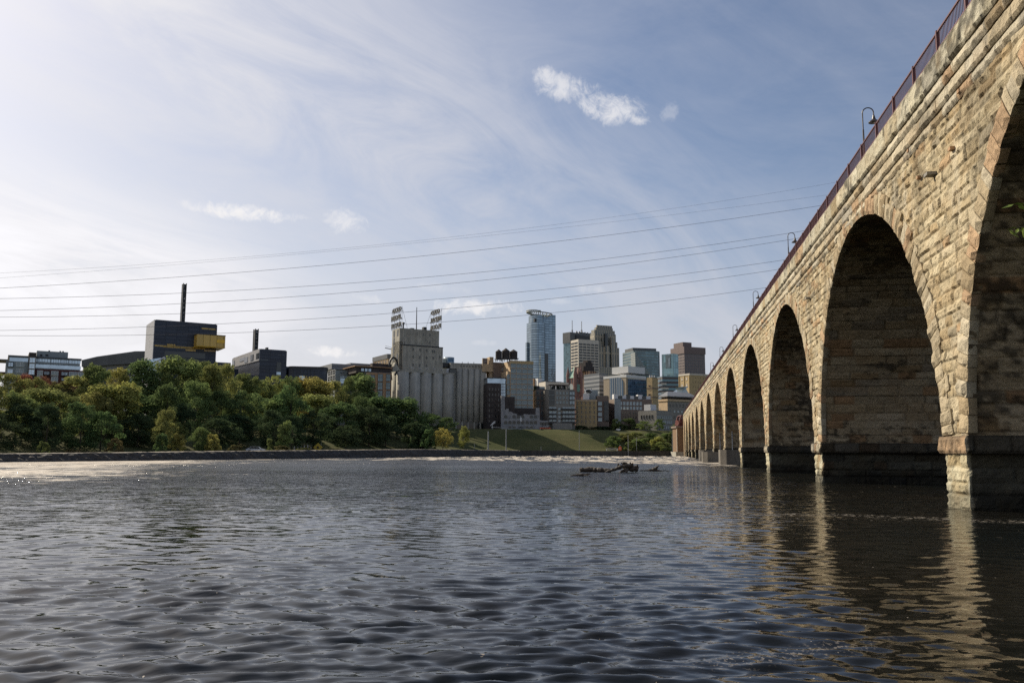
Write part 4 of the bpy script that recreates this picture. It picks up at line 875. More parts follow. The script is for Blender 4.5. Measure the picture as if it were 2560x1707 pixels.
# 4 second theatre block with a sloping pale side
b = simple('theatre_workshop_building', 'dark blue block with a slanted pale upper side, right of the amber box', cB(467, 700), cB(252, 0)[0], cB(679, 0)[0], cB(0, 605)[1], 325, 'navy', 32)
y0_, zb1 = b.L(cB(254, 748), -.3); _, zt1 = b.L(cB(254, 676), -.3); z2 = b.L(cB(466, 692), -.3)[1]
mb = MB(); pts = [(0, z2), (0, b.Hh + .2), (y0_, zt1), (y0_, zb1)]
mb.face([(-.3, p[0], p[1]) for p in pts]); mb.face([(.05, p[0], p[1]) for p in reversed(pts)])
for i in range(4):
    p, q = pts[i], pts[(i + 1) % 4]; mb.face([(-.3, q[0], q[1]), (-.3, p[0], p[1]), (.05, p[0], p[1]), (.05, q[0], q[1])])
mb.build('side_panel', M['palepanel'], b.root)
for (p, q) in (((255, 700), (270, 735)), ((350, 672), (373, 706)), ((395, 653), (418, 692)), ((441, 640), (462, 676)), ((312, 680), (350, 692))):
    a0, z1_ = b.L(cB(*p), -.35); a1, z0_ = b.L(cB(*q), -.35); b.box('window', M['glassd'], -.42, -.28, min(a0, a1), max(a0, a1), z0_, z1_)
for (p, q) in (((472, 684), (535, 690)), ((606, 650), (672, 655))): b.fbox('strip_window', M['frame'], cB(*p), cB(*q), -.08, .1)
b.fbox('opening', M['glassd'], cB(602, 706), cB(635, 780), -.1, .2); b.fbox('door', M['glassb'], cB(600, 782), cB(632, 806), -.12, .2)
for (q0, q1) in ((545, 560), (548, 551)): b.box('roof_unit', M['dark'], b.F(cB(q0, 600))[0], b.F(cB(q1, 600))[0], 4, 6, b.Hh, b.Hh + 1.4)
b.box('low_wing', M['navy'], -9, 0, 2, 14, 0, b.F(cB(300, 800))[1])
b.fbox('low_wing', M['navy'], cB(650, 738), cB(700, 820), 6, 20, zmin=0)
sign_mast('shorter dark sign mast standing behind the slanted pale block', cB(426, 612), cB(455, 612), cB(0, 443)[1], 346)
# 5 curved dark auditorium
b = BL('round_theatre_wing', 'low dark blue curved building to the right of the slanted pale block', cB(694, 800), 330, 12)
zt = b.F(cB(760, 740))[1]; xr = b.F(cB(1000, 780))[0]
poly = [(0, 1), (xr * .1, 0), (xr * .78, 0)] + [(xr * .78 + xr * .22 * sin(t), xr * .35 - xr * .35 * cos(t)) for t in np.linspace(.2, pi, 14)] + [(0, xr * .7)]
MB().prism(poly, 0, zt).build('wall', M['navy'], b.root)
MB().prism([(x * 1.0 + (.2 if x > xr / 2 else -.1), y - .2 if y < 1 else y) for x, y in poly], zt - .8, zt + .1).build('parapet', M['dark'], b.root)
b.fbox('window', M['glassb'], cB(780, 812), cB(820, 852), -.1, .2)
for k in range(7): x_ = xr * (.12 + .09 * k); b.box('panel_seam', M['dark'], x_ - .06, x_ + .06, -.06, .1, 0, zt - .8)
# 6 grey office with glass
b = simple('office_building', 'grey modern office with blue glass behind the wood, left of the orange brick flats', cB(1062, 820), cB(1000, 0)[0], cB(1215, 0)[0], cB(0, 770)[1], 380, 'clad', 30)
b.wins('F', cB(1100, 778), cB(1215, 880), 3, 2, .86, .8, 'glassb', 'frame', mull=3, sill=False); b.wins('L', cB(1004, 775), cB(1060, 850), 3, 2, .8, .8, 'glassd', 'white')
b.fbox('upper_floor', M['zincl'], cB(1034, 716), cB(1240, 770), 7, 30); b.fbox('upper_band', M['glassd'], cB(1034, 735), cB(1240, 752), 6.9, 7.2); b.fbox('upper_floor', M['zincl'], cB(1180, 712), cB(1350, 760), 16, 40)
# 7 orange brick flats
b = simple('apartment_building', 'orange and tan brick flats with a rusty rooftop terrace beside the grain silos', cB(1318, 870), cB(1175, 0)[0], cB(1500, 0)[0], cB(0, 785)[1], 372, 'brickor', 30)
b.box('side_wall', M['bricktan'], -.15, .02, 0, b.D, 0, b.Hh)
b.wins('F', cB(1322, 800), cB(1370, 980), 1, 3, .8, .78, 'glass', 'dark', mull=2); b.wins('F', cB(1392, 795), cB(1432, 990), 1, 3, .8, .86, 'glass', 'dark', mull=2); b.wins('F', cB(1455, 795), cB(1495, 990), 1, 3, .7, .8, 'glass', 'dark', mull=2)
b.wins('L', cB(1200, 800), cB(1310, 850), 3, 1, .55, .7, 'glass', 'white', off=-.15)
b.fbox('terrace_floor', M['brickdk'], cB(1225, 742), cB(1500, 786), 3.5, 18, zmin=b.Hh - .1); b.fbox('terrace_canopy', M['brickor'], cB(1215, 738), cB(1505, 748), 2.5, 19)
b.wins('F', cB(1260, 752), cB(1345, 782), 3, 1, .7, .8, 'glassb', 'dark', off=3.5)
b = simple('office_building', 'tan stone office with square windows rising behind the orange brick flats', cB(1470, 690), cB(1357, 0)[0], cB(1545, 0)[0], cB(0, 646)[1], 450, 'bricktan', 30)
b.box('parapet', M['zinc'], -.3, b.W, -.3, b.D + .3, b.Hh - 2.2, b.Hh + .3)
b.wins('L', cB(1362, 672), cB(1466, 716), 5, 2, .6, .55, 'glassd', 'bricktan'); b.wins('F', cB(1474, 668), cB(1540, 716), 2, 2, .75, .5, 'glass', 'bricktan')
b = BL('tower_crane', 'tiny pale crane jib sticking out left of the grain elevator tower', cC(312, 525), 700, 8, 12, cat='crane')
p_, q_ = b.F(cC(245, 507)), b.F(cC(330, 527)); MB().tube([(p_[0], 0, p_[1]), (q_[0], 0, q_[1])], .35, 4).tube([(p_[0], 0, p_[1] + 1.8), (q_[0], 0, q_[1] + 1.4)], .12, 4).build('jib', M['steel'], b.root)
MB().box(q_[0] - .9, q_[0] + .9, -.9, .9, 0, q_[1] + 2).build('mast', M['steel'], b.root)

# 8 grain elevator
EY = 400
b = BL('grain_elevator', 'weathered concrete grain elevator with a stepped head tower above a row of pale silos', cC(386, 800), EY, 30, 11); E0 = b
zs = b.F(cC(440, 742))[1]; p5 = b.F(cC(937, 800))[0]; dia = p5 / 5.0
rS = dia / 2 * 1.02
for k in range(5): MB().cyl(dia * (k + .5), dia / 2, rS, 0, zs, 28).build('silo', M['silo'], b.root, True)
for k in range(1, 4): MB().cyl(dia * .5, dia * (k + .5), rS, 0, zs, 28).build('silo', M['silo'], b.root, True)
b.box('infill', M['silo'], dia * .5, p5 - dia * .4, dia * .5, dia * 3.6, 0, zs - .3); b.box('silo_deck', M['concrete'], .6, p5 - .3, .6, dia * 4, zs, zs + .7)
# gallery
gx0, gz1 = b.F(cJ(415, 1435), 1.5); gxr = b.F(cC(850, 712), 1.5)[0]
b.box('gallery', M['concrete'], gx0, gxr, 1.5, dia * 3.4, zs + .7, gz1); b.wins('F', cC(478, 700), cC(830, 728), 5, 1, .26, .75, 'glassd', 'white', off=1.5, mull=0)
# head house tiers: lower, upper
x0, z1 = b.F(cJ(415, 975), 2.2); x1 = b.F(cJ(1283, 1060), 2.2)[0]
b.box('head_house', M['concrete'], x0, x1, 2.2, 2.2 + 15, gz1 - .2, z1)
x0u, z1u = b.F(cJ(342, 605), 3.4); x1u = b.F(cJ(1203, 690), 3.4)[0]; yback = b.L(cJ(182, 640), x0u)[0]
b.box('head_house', M['concrete'], x0u, x1u, 3.4, yback, gz1 - 4, z1u); b.box('cornice', M['dark'], x0 - .1, x1 + .1, 2.08, 2.3, z1 - .25, z1 + .12)
b.box('cornice', M['dark'], x0u, x1u + .1, 3.3, 3.5, z1 + .1, z1 + .5)
MB().slab([(x0u, zs + .7), (x0u, gz1 + 12), (x0u + 3, gz1 + 12), (x0u + 3, zs + .7)], yback - 1, 3.4).build('side_wall', M['concrete'], b.root)
for (jx, jy) in ((568, 725), (708, 735), (852, 755), (995, 765), (563, 880), (992, 925), (1105, 740)): b.wins('F', cJ(jx - 16, jy - 30), cJ(jx + 16, jy + 30), 1, 1, .8, .9, 'glassd', 'concrete', off=3.4, mull=0)
for (jx, jy) in ((637, 1075), (783, 1085), (928, 1100), (1052, 1115), (1092, 1118), (635, 1235), (780, 1245), (927, 1250), (1070, 1265), (632, 1410), (778, 1420), (925, 1430), (1215, 1240)): b.wins('F', cJ(jx - 16, jy - 30), cJ(jx + 16, jy + 30), 1, 1, .8, .9, 'glassd', 'concrete', off=2.2, mull=0)
for (jx, jy) in ((220, 740), (302, 715), (218, 895), (212, 1095), (208, 1255), (288, 1240)):
    yy, zz_ = b.L(cJ(jx, jy), x0u); b.box('window', M['glassd'], x0u - .06, x0u + .1, yy - .7, yy + .7, zz_ - 1.5, zz_ + 1.5)
for (jx, jy, hh) in ((370, 1060, 1.6), (375, 1230, 2.4), (365, 1400, 1.6)):
    yy, zz_ = b.L(cJ(jx, jy), x0); b.box('window', M['glassd'], x0 - .06, x0 + .1, yy - .55, yy + .55, zz_ - hh, zz_ + hh)
for k in range(6): t_ = (k + .6) / 6.3; b.box('pilaster', M['concrete'], x0u + (x1u - x0u) * t_ - .3, x0u + (x1u - x0u) * t_ + .3, 3.28, 3.5, z1 + .5, z1u)
b.box('roof_unit', M['dark'], b.F(cJ(585, 620), 6)[0], b.F(cJ(660, 620), 6)[0], 6, 8, z1u, z1u + .8)
b.box('roof_unit', M['dark'], b.F(cJ(862, 640), 6)[0], b.F(cJ(932, 640), 6)[0], 6, 8, z1u, z1u + 1.8)
q = b.F(cJ(420, 600), 5); MB().cyl(q[0], 5, .35, z1u, z1u + 2.4, 8).cyl(q[0], 5, 1.0, z1u + 2.4, z1u + 3.0, 10, r1=.5).build('roof_vent', M['dark'], b.root)
q = b.F(cJ(706, 630), 7); qt = b.F(cJ(710, 157), 7)[1]; MB().cyl(q[0], 7, .28, z1u, qt, 8, r1=.16).build('flagpole', M['brickdk'], b.root)
# rusty conveyor with its wheel on the left
y_, zc = b.L(cC(315, 688), x0u)
mb = MB(); pL = b.F(cC(122, 655), 4); pR = b.F(cC(312, 668), 4); mb.slab([(pL[0], pL[1] - 2.5), (pR[0], pR[1] - 2.8), (pR[0], pR[1]), (pL[0], pL[1])], 4, 7); mb.build('conveyor_bridge', M['brickdk'], b.root)
mb = MB(); pL = b.F(cC(100, 695), 3.9); pR = b.F(cC(320, 708), 3.9); mb.slab([(pL[0], pL[1] - .8), (pR[0], pR[1] - .8), (pR[0], pR[1]), (pL[0], pL[1])], 3.8, 7.2); mb.build('conveyor_beam', M['brickor'], b.root)
q = b.F(cC(328, 690), 3); MB().tube([(q[0] + 2.1 * sin(t), 3, q[1] + 4.2 * cos(t)) for t in np.linspace(-2.6, 2.8, 24)], .5, 6).build('pulley_wheel', M['dark'], b.root)
MB().tube([(q[0] - 1.2, 3, q[1] - 3.5), (q[0] - .8, 3, q[1] - 6.5)], .45, 6).build('chute', M['dark'], b.root)
P_ = [b.F(cC(*p), 2.5) for p in ((345, 650), (398, 728), (345, 738), (318, 740))]; MB().slab(P_, 2.5, 5).build('gusset_wall', M['concrete'], b.root)
b.fbox('shed', M['dark'], cC(702, 645), cC(925, 700), 7, 16); b.fbox('shed', M['white'], cC(850, 710), cC(880, 752), 3, 6)
b.fbox('shed', M['glassd'], cC(880, 715), cC(940, 760), 2, 10)
# rooftop signs: open steel frames with channel letters
def roof_sign(label, plane_x, rows_, y_edge0, y_edge1, flip):
    sg = empty('rooftop_sign', E0.o + Vector((0, 0, 0)), E0.yaw, label, 'rooftop sign')
    sg.location = E0.o + E0.u * plane_x + Vector((0, 0, z1u)); leg = MB()
    for (txt, ylo, yhi, zlo, zhi) in rows_:
        cu = bpy.data.curves.new('letters', 'FONT'); cu.body = txt; cu.size = 1; cu.extrude = .0; cu.offset = .040; cu.align_x = 'LEFT'
        to = bpy.data.objects.new('tmp', cu); S.collection.objects.link(to); bpy.context.view_layer.update()
        me = bpy.data.meshes.new_from_object(to.evaluated_get(bpy.context.evaluated_depsgraph_get())); bpy.data.objects.remove(to)
        n_ = len(me.vertices); co = np.zeros(n_ * 3, np.float32); me.vertices.foreach_get('co', co); co = co.reshape(-1, 3)
        mn, mxx = co[:, :2].min(0), co[:, :2].max(0); polys = [list(p.vertices) for p in me.polygons]; edges = {}
        for p in polys:
            for i in range(len(p)):
                e = (p[i], p[(i + 1) % len(p)]); edges[e] = edges.get(e, 0) + 1
        uu = (co[:, 0] - mn[0]) / (mxx[0] - mn[0]); vv = (co[:, 1] - mn[1]) / (mxx[1] - mn[1])
        yy = yhi + (ylo - yhi) * uu; zz_ = zlo - z1u + (zhi - zlo) * vv         # text runs from the far end towards the near edge
        v_ = [(-.2, a, c) for a, c in zip(yy, zz_)] + [(.2, a, c) for a, c in zip(yy, zz_)]
        f_ = [p for p in polys] + [[n_ + i for i in reversed(p)] for p in polys]
        f_ += [[e[1], e[0], n_ + e[0], n_ + e[1]] for e in edges if (e[1], e[0]) not in edges]
        m2 = bpy.data.meshes.new('letters'); m2.from_pydata(v_, [], f_); m2.materials.append(M['signmetal']); link('letters', m2, sg)
        bpy.data.meshes.remove(me); bpy.data.curves.remove(cu)
        leg.box(.2, .35, ylo - 1.2, yhi + .8, zlo - z1u - .3, zlo - z1u - .12)
    ztop = rows_[0][4] - z1u; xb = -3.2 if flip else 3.2
    for k in range(5):
        y = y_edge0 + (y_edge1 - y_edge0) * k / 4
        leg.tube([(.3, y, 0), (.3, y, ztop)], .07, 4)
        if k in (0, 2, 4): leg.tube([(xb, y, 0), (.3, y, ztop * .95)], .06, 4)
    leg.build('frame', M['dark'], sg); return sg
def rowspec(txt, pa, pb, plane):          # pa: lower-left corner in photo, pb: upper-right corner
    y0_, z0_ = b.L(pa, plane); y1_, z1_ = b.L(pb, plane)
    return txt, min(y0_, y1_), max(y0_, y1_), z0_, z1_
pl = x0u + 1.0
rws = [rowspec('GOLD', cJ(192, 240), cJ(380, 110), pl), rowspec('MEDAL', cJ(162, 412), cJ(382, 272), pl), rowspec('FLOUR', cJ(165, 578), cJ(382, 440), pl)]
rows2 = []
for t, y0_, y1_, z0_, z1_ in rws:
    h_ = (z1_ - z0_); rows2.append((t, y0_, y1_, z0_ + h_ * .10, z0_ + h_ * .80))
zr_ = [z1u + 1.0, z1u + 4.75, z1u + 8.5]
rows2 = [('GOLD', rows2[0][1], rows2[0][2], zr_[2], zr_[2] + 2.2), ('MEDAL', rows2[1][1], rows2[1][2], zr_[1], zr_[1] + 2.3), ('FLOUR', rows2[2][1], rows2[2][2], zr_[0], zr_[0] + 2.3)]
roof_sign('open lattice rooftop sign on the left of the grain tower, its letters reading forwards', pl, rows2, rows2[1][1], rows2[1][2], False)
pl2 = x1u - 1.0
def yat(px): return b.L(cJ(px, 450), pl2)[0]
rows3 = [('GOLD', yat(1212), yat(1030), zr_[2], zr_[2] + 2.2), ('MEDAL', yat(1242), yat(1008), zr_[1], zr_[1] + 2.3), ('FLOUR', yat(1238), yat(1008), zr_[0], zr_[0] + 2.3)]
rows3 = [(t, min(a, c), max(a, c), z0_, z1_) for t, a, c, z0_, z1_ in rows3]
# this one faces away: letters are seen from behind, so they run the other way
roof_sign('open rooftop sign right of the grain tower, seen from behind with reversed letters', pl2, [(t, c, a, z0_, z1_) for t, a, c, z0_, z1_ in rows3], rows3[1][1], rows3[1][2], True)
# second silo group
b = BL('grain_silos', 'darker row of five slimmer concrete silos right of the grain elevator', cC(945, 800), 419, 14, 11)
xr = b.F(cC(1240, 800))[0]; zt2 = b.F(cC(1000, 712))[1]; n2 = 5; d2 = xr / n2
for k in range(n2): MB().cyl(d2 * (k + .5), d2 / 2, d2 / 2 * 1.02, 0, zt2, 24).build('silo', M['silo'], b.root, True)
b.box('infill', M['silo'], -12, xr - .5, d2 * .5, d2 * 3, 0, zt2 - .2); b.box('gallery', M['concrete'], -3, xr + .5, .8, 9, zt2, b.F(cC(930, 655), .8)[1])
b.wins('F', cC(975, 672), cC(1235, 702), 9, 1, .3, .6, 'glassd', 'concrete', off=.8, mull=0)
for cx in (1003, 1060, 1116): q = b.F(cC(cx, 660), 2)[0]; b.box('roof_pole', M['dark'], q - .12, q + .12, 2, 2.24, zt2 + 3, b.F(cC(cx, 645), 2)[1])
b.box('base_opening', M['glassd'], .5, xr - .5, -.2, 3, 0, 4.5)
for k in range(6): b.box('base_column', M['silo'], xr * k / 5 - .4, xr * k / 5 + .4, -.35, 2.5, 0, 5)
# blue round office peeking behind
b = BL('round_office_building', 'pale blue rounded glass block peeking between grain tower and silos', cC(815, 620), 800, 0, 12)
xr = b.F(cC(920, 620))[0]; MB().cyl(xr / 2, xr / 2, xr / 2, 0, b.F(cC(880, 597))[1], 28).build('glazing', gridmat('blue_curtain', (.12, .2, .26), (.3, .36, .4), 4, 4, .4, .9, .2, 1, metal=.4), b.root, True)
b.fbox('stair_core', M['clad'], cC(812, 612), cC(845, 680), -2, 8); q = b.F(cC(866, 590))[0]; b.box('mast', M['dark'], q - .3, q + .3, 10, 10.6, 0, b.F(cC(866, 587))[1])

# 9 tan mill with water tanks
b = simple('mill_building', 'tan brick mill with big grids of windows and three water tanks on its roof', cD(396, 800), cD(300, 0)[0], cD(630, 0)[0], cD(0, 588)[1], 415, 'bricktan', 20); MILL = b
xm = b.F(cD(356, 800), 2)[0]; yl = b.L(cD(160, 740), xm)[0]
b.box('low_wing', M['bricktan'], xm, 3, .6, yl * .9, 0, b.F(cD(356, 692), .6)[1])
b.box('recessed_wall', M['brickbrn'], b.F(cD(226, 640), 10)[0], 1, 10, 22, 0, b.F(cD(226, 600), 10)[1])
b.wins('F', cD(305, 612), cD(392, 640), 3, 1, .7, .8, 'glass', 'frame', off=10); b.wins('F', cD(305, 658), cD(392, 690), 3, 1, .7, .8, 'glassb', 'frame', off=10)
b.wins('F', cD(398, 606), cD(632, 1100), 4, 9, .84, .74, 'glass', 'frame', mull=3); b.wins('F', cD(360, 720), cD(390, 940), 1, 4, .8, .74, 'glass', 'frame', mull=1, off=.6)
b.fbox('stair_head', M['bricktan'], cD(182, 545), cD(222, 600), 12, 17, zmin=10); b.fbox('billboard', M['cream'], cD(107, 557), cD(162, 622), 14, 14.6); b.fbox('billboard_panel', M['brickbrn'], cD(114, 563), cD(157, 616), 13.9, 14.0)
P_ = [b.F(cD(*q), 13.85) for q in ((122, 600), (130, 572), (136, 585), (142, 572), (150, 602), (140, 596), (132, 604))]; MB().slab(P_, 13.82, 13.9).build('billboard_mark', M['zincl'], b.root)
b.fbox('parapet', M['bricktan'], cD(107, 618), cD(226, 640), 11, 20, zmin=b.F(cD(226, 700), 11)[1])
b.box('cornice', M['brickyel'], -.15, b.W + .15, -.2, 0.02, b.Hh - 1.2, b.Hh + .3)
def tank(label, px0, px1, ytop, ysh, ybot):
    t = empty('water_tank', label=label, cat='water tank', group=None); x0_, _ = MILL.F(cD(px0, ybot), 5); x1_, _ = MILL.F(cD(px1, ybot), 5)
    r_ = (x1_ - x0_) / 2; zb_ = MILL.F(cD(px0, ybot - 12), 5)[1]; zt_ = MILL.F(cD(px0, ysh), 5)[1]; za_ = MILL.F(cD(px0, ytop), 5)[1]; zr = MILL.Hh + .25
    t.location = MILL.o + MILL.u * ((x0_ + x1_) / 2) + MILL.w * 5 + Vector((0, 0, zr)); t.rotation_euler[2] = MILL.yaw
    MB().cyl(0, 0, r_, zb_ - zr, zt_ - zr, 20).build('barrel', M['tank'], t); MB().cyl(0, 0, r_ * 1.08, zt_ - zr, za_ - zr, 20, r1=.15).build('tank_roof', M['tank'], t)
    for k in range(4): h_ = (zt_ - zb_) * (k + .5) / 4; MB().cyl(0, 0, r_ * 1.015, zb_ - zr + h_ - .08, zb_ - zr + h_ + .08, 20).build('hoop', M['dark'], t)
    for sx in (-1, 1):
        for sy in (-1, 1): MB().box(sx * r_ * .7 - .15, sx * r_ * .7 + .15, sy * r_ * .7 - .15, sy * r_ * .7 + .15, -.2, zb_ - zr).build('leg', M['dark'], t)
    MB().box(-r_ * 1.05, r_ * 1.05, -r_ * 1.05, r_ * 1.05, zb_ - zr - .4, zb_ - zr).build('platform', M['dark'], t)
tank('left of three cone roofed water tanks on the tan mill roof', 244, 306, 466, 492, 575); tank('middle and tallest of three cone roofed water tanks on the tan mill', 311, 386, 453, 484, 572); tank('right of three cone roofed water tanks on the tan mill roof', 391, 466, 466, 492, 572)
b = simple('brick_building', 'soot dark brick mill ruin with a small glass penthouse beside the slim silos', cD(156, 1000), None, cD(300, 0)[0], cD(0, 818)[1], 412, 'brickdk', 12, depth=14)
b.fbox('glass_penthouse', M['glassb'], cD(160, 765), cD(352, 822), 3, 12); b.fbox('glass_stair', M['glass'], cD(285, 822), cD(350, 950), 2, 10, zmin=0); b.fbox('roof', M['dark'], cD(155, 757), cD(355, 768), 2.5, 13)
b.wins('F', cD(292, 828), cD(345, 950), 2, 4, .8, .8, 'glassb', 'frame', off=2, mull=1)
b.wins('F', cD(165, 850), cD(290, 1240), 4, 7, .35, .5, 'glassd', 'brickbrn', mull=0)
P_ = [b.F(cD(*q), -2) for q in ((185, 1252), (232, 1205), (243, 1210), (238, 1225), (205, 1258))]
sc_ = BL('sculpture', 'slanted white metal scoop shape in front of the dark brick ruin', cD(210, 1240), 405, 0, 11, cat='sculpture')
MB().slab([sc_.F(cD(*q)) for q in ((184, 1256), (212, 1222), (232, 1205), (243, 1208), (238, 1228), (205, 1250))], 0, .8).build('scoop', M['white'], sc_.root); MB().box(-.2, .2, .2, .5, 0, sc_.F(cD(205, 1252))[1] + .4).build('post', M['steel'], sc_.root)
# 10 ruined stone wall
b = BL('mill_ruin', 'roofless grey limestone mill ruin with arched windows and a ragged broken top', cH(98, 1000), 402, 8, 11.0)
out = [(95, 1045), (95, 430), (125, 435), (160, 455), (162, 685), (190, 690), (192, 668), (235, 672), (240, 730), (262, 722), (285, 728), (330, 762), (345, 756), (383, 765), (388, 792), (405, 792), (430, 800), (500, 796), (520, 768), (600, 778), (640, 775), (735, 780), (738, 655), (798, 652), (805, 800), (807, 885), (960, 893), (965, 1048)]
MB().slab([b.F(cH(*q)) for q in out], 0, 1.6).build('wall', M['ruin'], b.root)
for (hx, hy, hh) in [(x, 925, 34) for x in (178, 256, 334, 412, 490, 572, 650, 725)] + [(x, 820, 32) for x in (178, 334, 412, 490, 650, 725)] + [(x, 945, 30) for x in (835, 883, 932)] + [(x, 1015, 17) for x in (258, 334, 452, 575, 648)]:
    x_, z1_ = b.F(cH(hx, hy - hh)); _, z0_ = b.F(cH(hx, hy + hh)); w_ = .80
    MB().slab([(x_ - w_, z0_), (x_ + w_, z0_), (x_ + w_, z1_ - .6)] + [(x_ + w_ * cos(t), z1_ - .6 + .6 * sin(t)) for t in (.5, 1.05, 1.57, 2.09, 2.6)] + [(x_ - w_, z1_ - .6)], -.04, .2).build('window', M['glassd'], b.root)
    MB().box(x_ - w_ - .3, x_ + w_ + .3, -.12, .1, z0_ - .35, z0_).build('sill', M['frame'], b.root)
b.fbox('inner_wall', M['brickdk'], cH(160, 452), cH(345, 740), 8, 12, zmin=0); b.fbox('inner_wall', M['brickdk'], cH(330, 660), cH(735, 800), 9, 12, zmin=0)
x_, z_ = b.F(cH(455, 1030)); b.box('doorway', M['dark'], x_ - 1.1, x_ + 1.1, -.1, .2, 0, z_ + .5); b.box('banner', M['white'], x_ - .4, x_ + .4, -.3, -.2, z_ + 3.2, z_ + 5.0)
# 11 brown flats
b = simple('apartment_building', 'brown brick flats with a sunlit tan edge directly behind the ruin', cH(728, 600), cH(690, 0)[0], cH(972, 0)[0], cH(0, 318)[1], 425, 'brickbrn', 24)
b.box('side_wall', M['bricktan'], -.15, .02, 0, b.D, 0, b.Hh); b.wins('F', cH(735, 335), cH(960, 900), 3, 6, .5, .62, 'glass', 'frame', mull=1)
b.fbox('roof_unit', M['dark'], cH(695, 250), cH(800, 310), 4, 12, zmin=b.Hh - .2); b.fbox('roof_unit', M['glass'], cH(800, 265), cH(900, 318), 5, 12, zmin=b.Hh - .2)
b = simple('condominium_building', 'grey brown condominium with many balconies and a rooftop pergola', cH(965, 700), None, cH(1450, 0)[0], cH(0, 322)[1], 414, 'brickpale', 10, depth=20)
b.fbox('recess', M['glassd'], cH(972, 332), cH(1080, 600), -.05, .3); [b.fbox('balcony', M['frame'], cH(972, z_), cH(1080, z_ + 6), -.5, .2) for z_ in (420, 512, 598)]
b.wins('F', cH(1095, 340), cH(1335, 600), 4, 3, .5, .5, 'glass', 'frame', mull=2); b.fbox('recess', M['glassd'], cH(1345, 340), cH(1450, 600), -.05, .3)
b.wins('F', cH(1350, 345), cH(1448, 600), 2, 3, .7, .6, 'glassm', 'frame', off=-.06, mull=1); b.wins('F', cH(975, 625), cH(1110, 920), 2, 4, .8, .55, 'glassm', 'frame', off=-.1, mull=2); b.wins('F', cH(1125, 640), cH(1205, 930), 1, 4, .45, .5, 'glassm', 'frame', mull=1)
b.wins('F', cH(1220, 625), cH(1450, 920), 4, 4, .8, .55, 'glassm', 'frame', off=-.1, mull=2)
for z_ in (668, 758, 842, 915):
    for (h0, h1) in ((968, 1115), (1212, 1480)): b.fbox('balcony', M['dark'], cH(h0, z_), cH(h1, z_ + 28), -1.6, 0)
b.fbox('plinth_wall', M['brickpale'], cH(1040, 935), cH(1400, 1062), -3, 0, zmin=0)
for k in range(7): x_ = b.F(cH(1010 + 52 * k, 300), 4)[0]; b.box('pergola_post', M['dark'], x_ - .15, x_ + .15, 4, 4.3, b.Hh, b.F(cH(1010, 232), 4)[1])
b.fbox('pergola', M['brickbrn'], cH(985, 226), cH(1335, 240), 3.5, 9)
for k in range(3): b.fbox('penthouse', M['glassd'], cH(1030 + 90 * k, 255), cH(1075 + 90 * k, 322), 8, 12, zmin=b.Hh)
for (hx, hy, w_) in ((1075, 240, 6), (1135, 245, 6), (1190, 240, 6), (1265, 245, 6), (1340, 300, 9), (720, 255, 8)):
    tree(*[cH(hx, hy)[0], cH(hx, hy)[1]], w_, 0, 'deep green', 'bush', f'small rooftop shrub on the brown flats, {["first", "second", "third", "fourth", "rightmost", "leftmost, above the tan edged block"][[1075, 1135, 1190, 1265, 1340, 720].index(hx)]}' + (' from the left under the pergola' if hx < 1300 and hx > 800 else ''), 'rooftop shrubs', 'bush', Y=420, zb=b.zb + b.Hh)
b = simple('office_building', 'flat white topped low office behind the rooftop pergola', cH(910, 250), cH(780, 0)[0], cH(1335, 0)[0], cH(0, 178)[1], 520, 'cream', 24)
b.wins('F', cH(920, 230), cH(1330, 320), 7, 2, .72, .42, 'glassd', 'cream', mull=0)
b.fbox('roof_unit', M['zincl'], cH(850, 165), cH(1205, 185), 8, 20); b.fbox('annex', M['white'], cH(770, 115), cH(850, 260), 10, 22, zmin=0); b.fbox('annex', M['brickor'], cH(688, 118), cH(772, 320), 14, 24, zmin=0)
# ------------------------------------------------------------------ downtown towers
gm = gridmat
tealg = gm('teal_curtain', (.10, .17, .20), (.14, .22, .25), 3.2, 4.2, .35, 1.0, .12, 1, tilt=.15, metal=.55)
blueg = gm('blue_curtain_wall', (.20, .26, .31), (.07, .10, .13), 6, 4.2, .35, .8, .1, 1, tilt=.3, metal=.75, vary=.15)
# capella style tower: round front, flat shaft behind, crown halo
b = BL('glass_skyscraper', 'tall rounded blue glass skyscraper with a slanted crown ring', cD(632, 500), 1400, 22, 12)
rc = (b.F(cD(778, 500))[0]) / 2; zt = b.F(cD(700, 185))[1]; zt2 = b.F(cD(700, 108))[1]
mb = MB(); poly = [(rc - rc * cos(t) * 1.0, rc * .9 - rc * .9 * sin(t)) for t in np.linspace(0, pi, 20)] + [(2 * rc, rc * 2.2), (0, rc * 2.2)]
mb.prism([(x, y) for x, y in poly], 0, zt); mb.build('round_shaft', blueg, b.root)
mb = MB(); mb.prism([(rc - rc * .82 * cos(t), rc * 1.0 - rc * .8 * sin(t)) for t in np.linspace(0, pi, 16)] + [(1.8 * rc, rc * 2), (.2 * rc, rc * 2)], zt, zt2); mb.build('upper_drum', blueg, b.root)
xr = b.F(cD(843, 500), 20)[0]; b.box('shaft', blueg, 2 * rc - 2, xr, 12, 30, 0, b.F(cD(800, 110), 12)[1]); b.box('shaft', blueg, b.F(cD(567, 400), 20)[0], 2, 20, 26, 0, b.F(cD(570, 395), 20)[1])
b.box('dark_slot', M['glassd'], b.F(cD(752, 600), 8)[0], b.F(cD(785, 600), 8)[0], 7, 12, 0, b.F(cD(770, 510), 8)[1])
ring = MB(); cx_, cy_ = rc * 1.35, rc * 1.1; hr = []
for i in range(33):
    t = 2 * pi * i / 32; hr.append((cx_ + rc * 1.75 * cos(t), cy_ + rc * 1.2 * sin(t), zt2 + 4 - 1.2 * cos(t)))
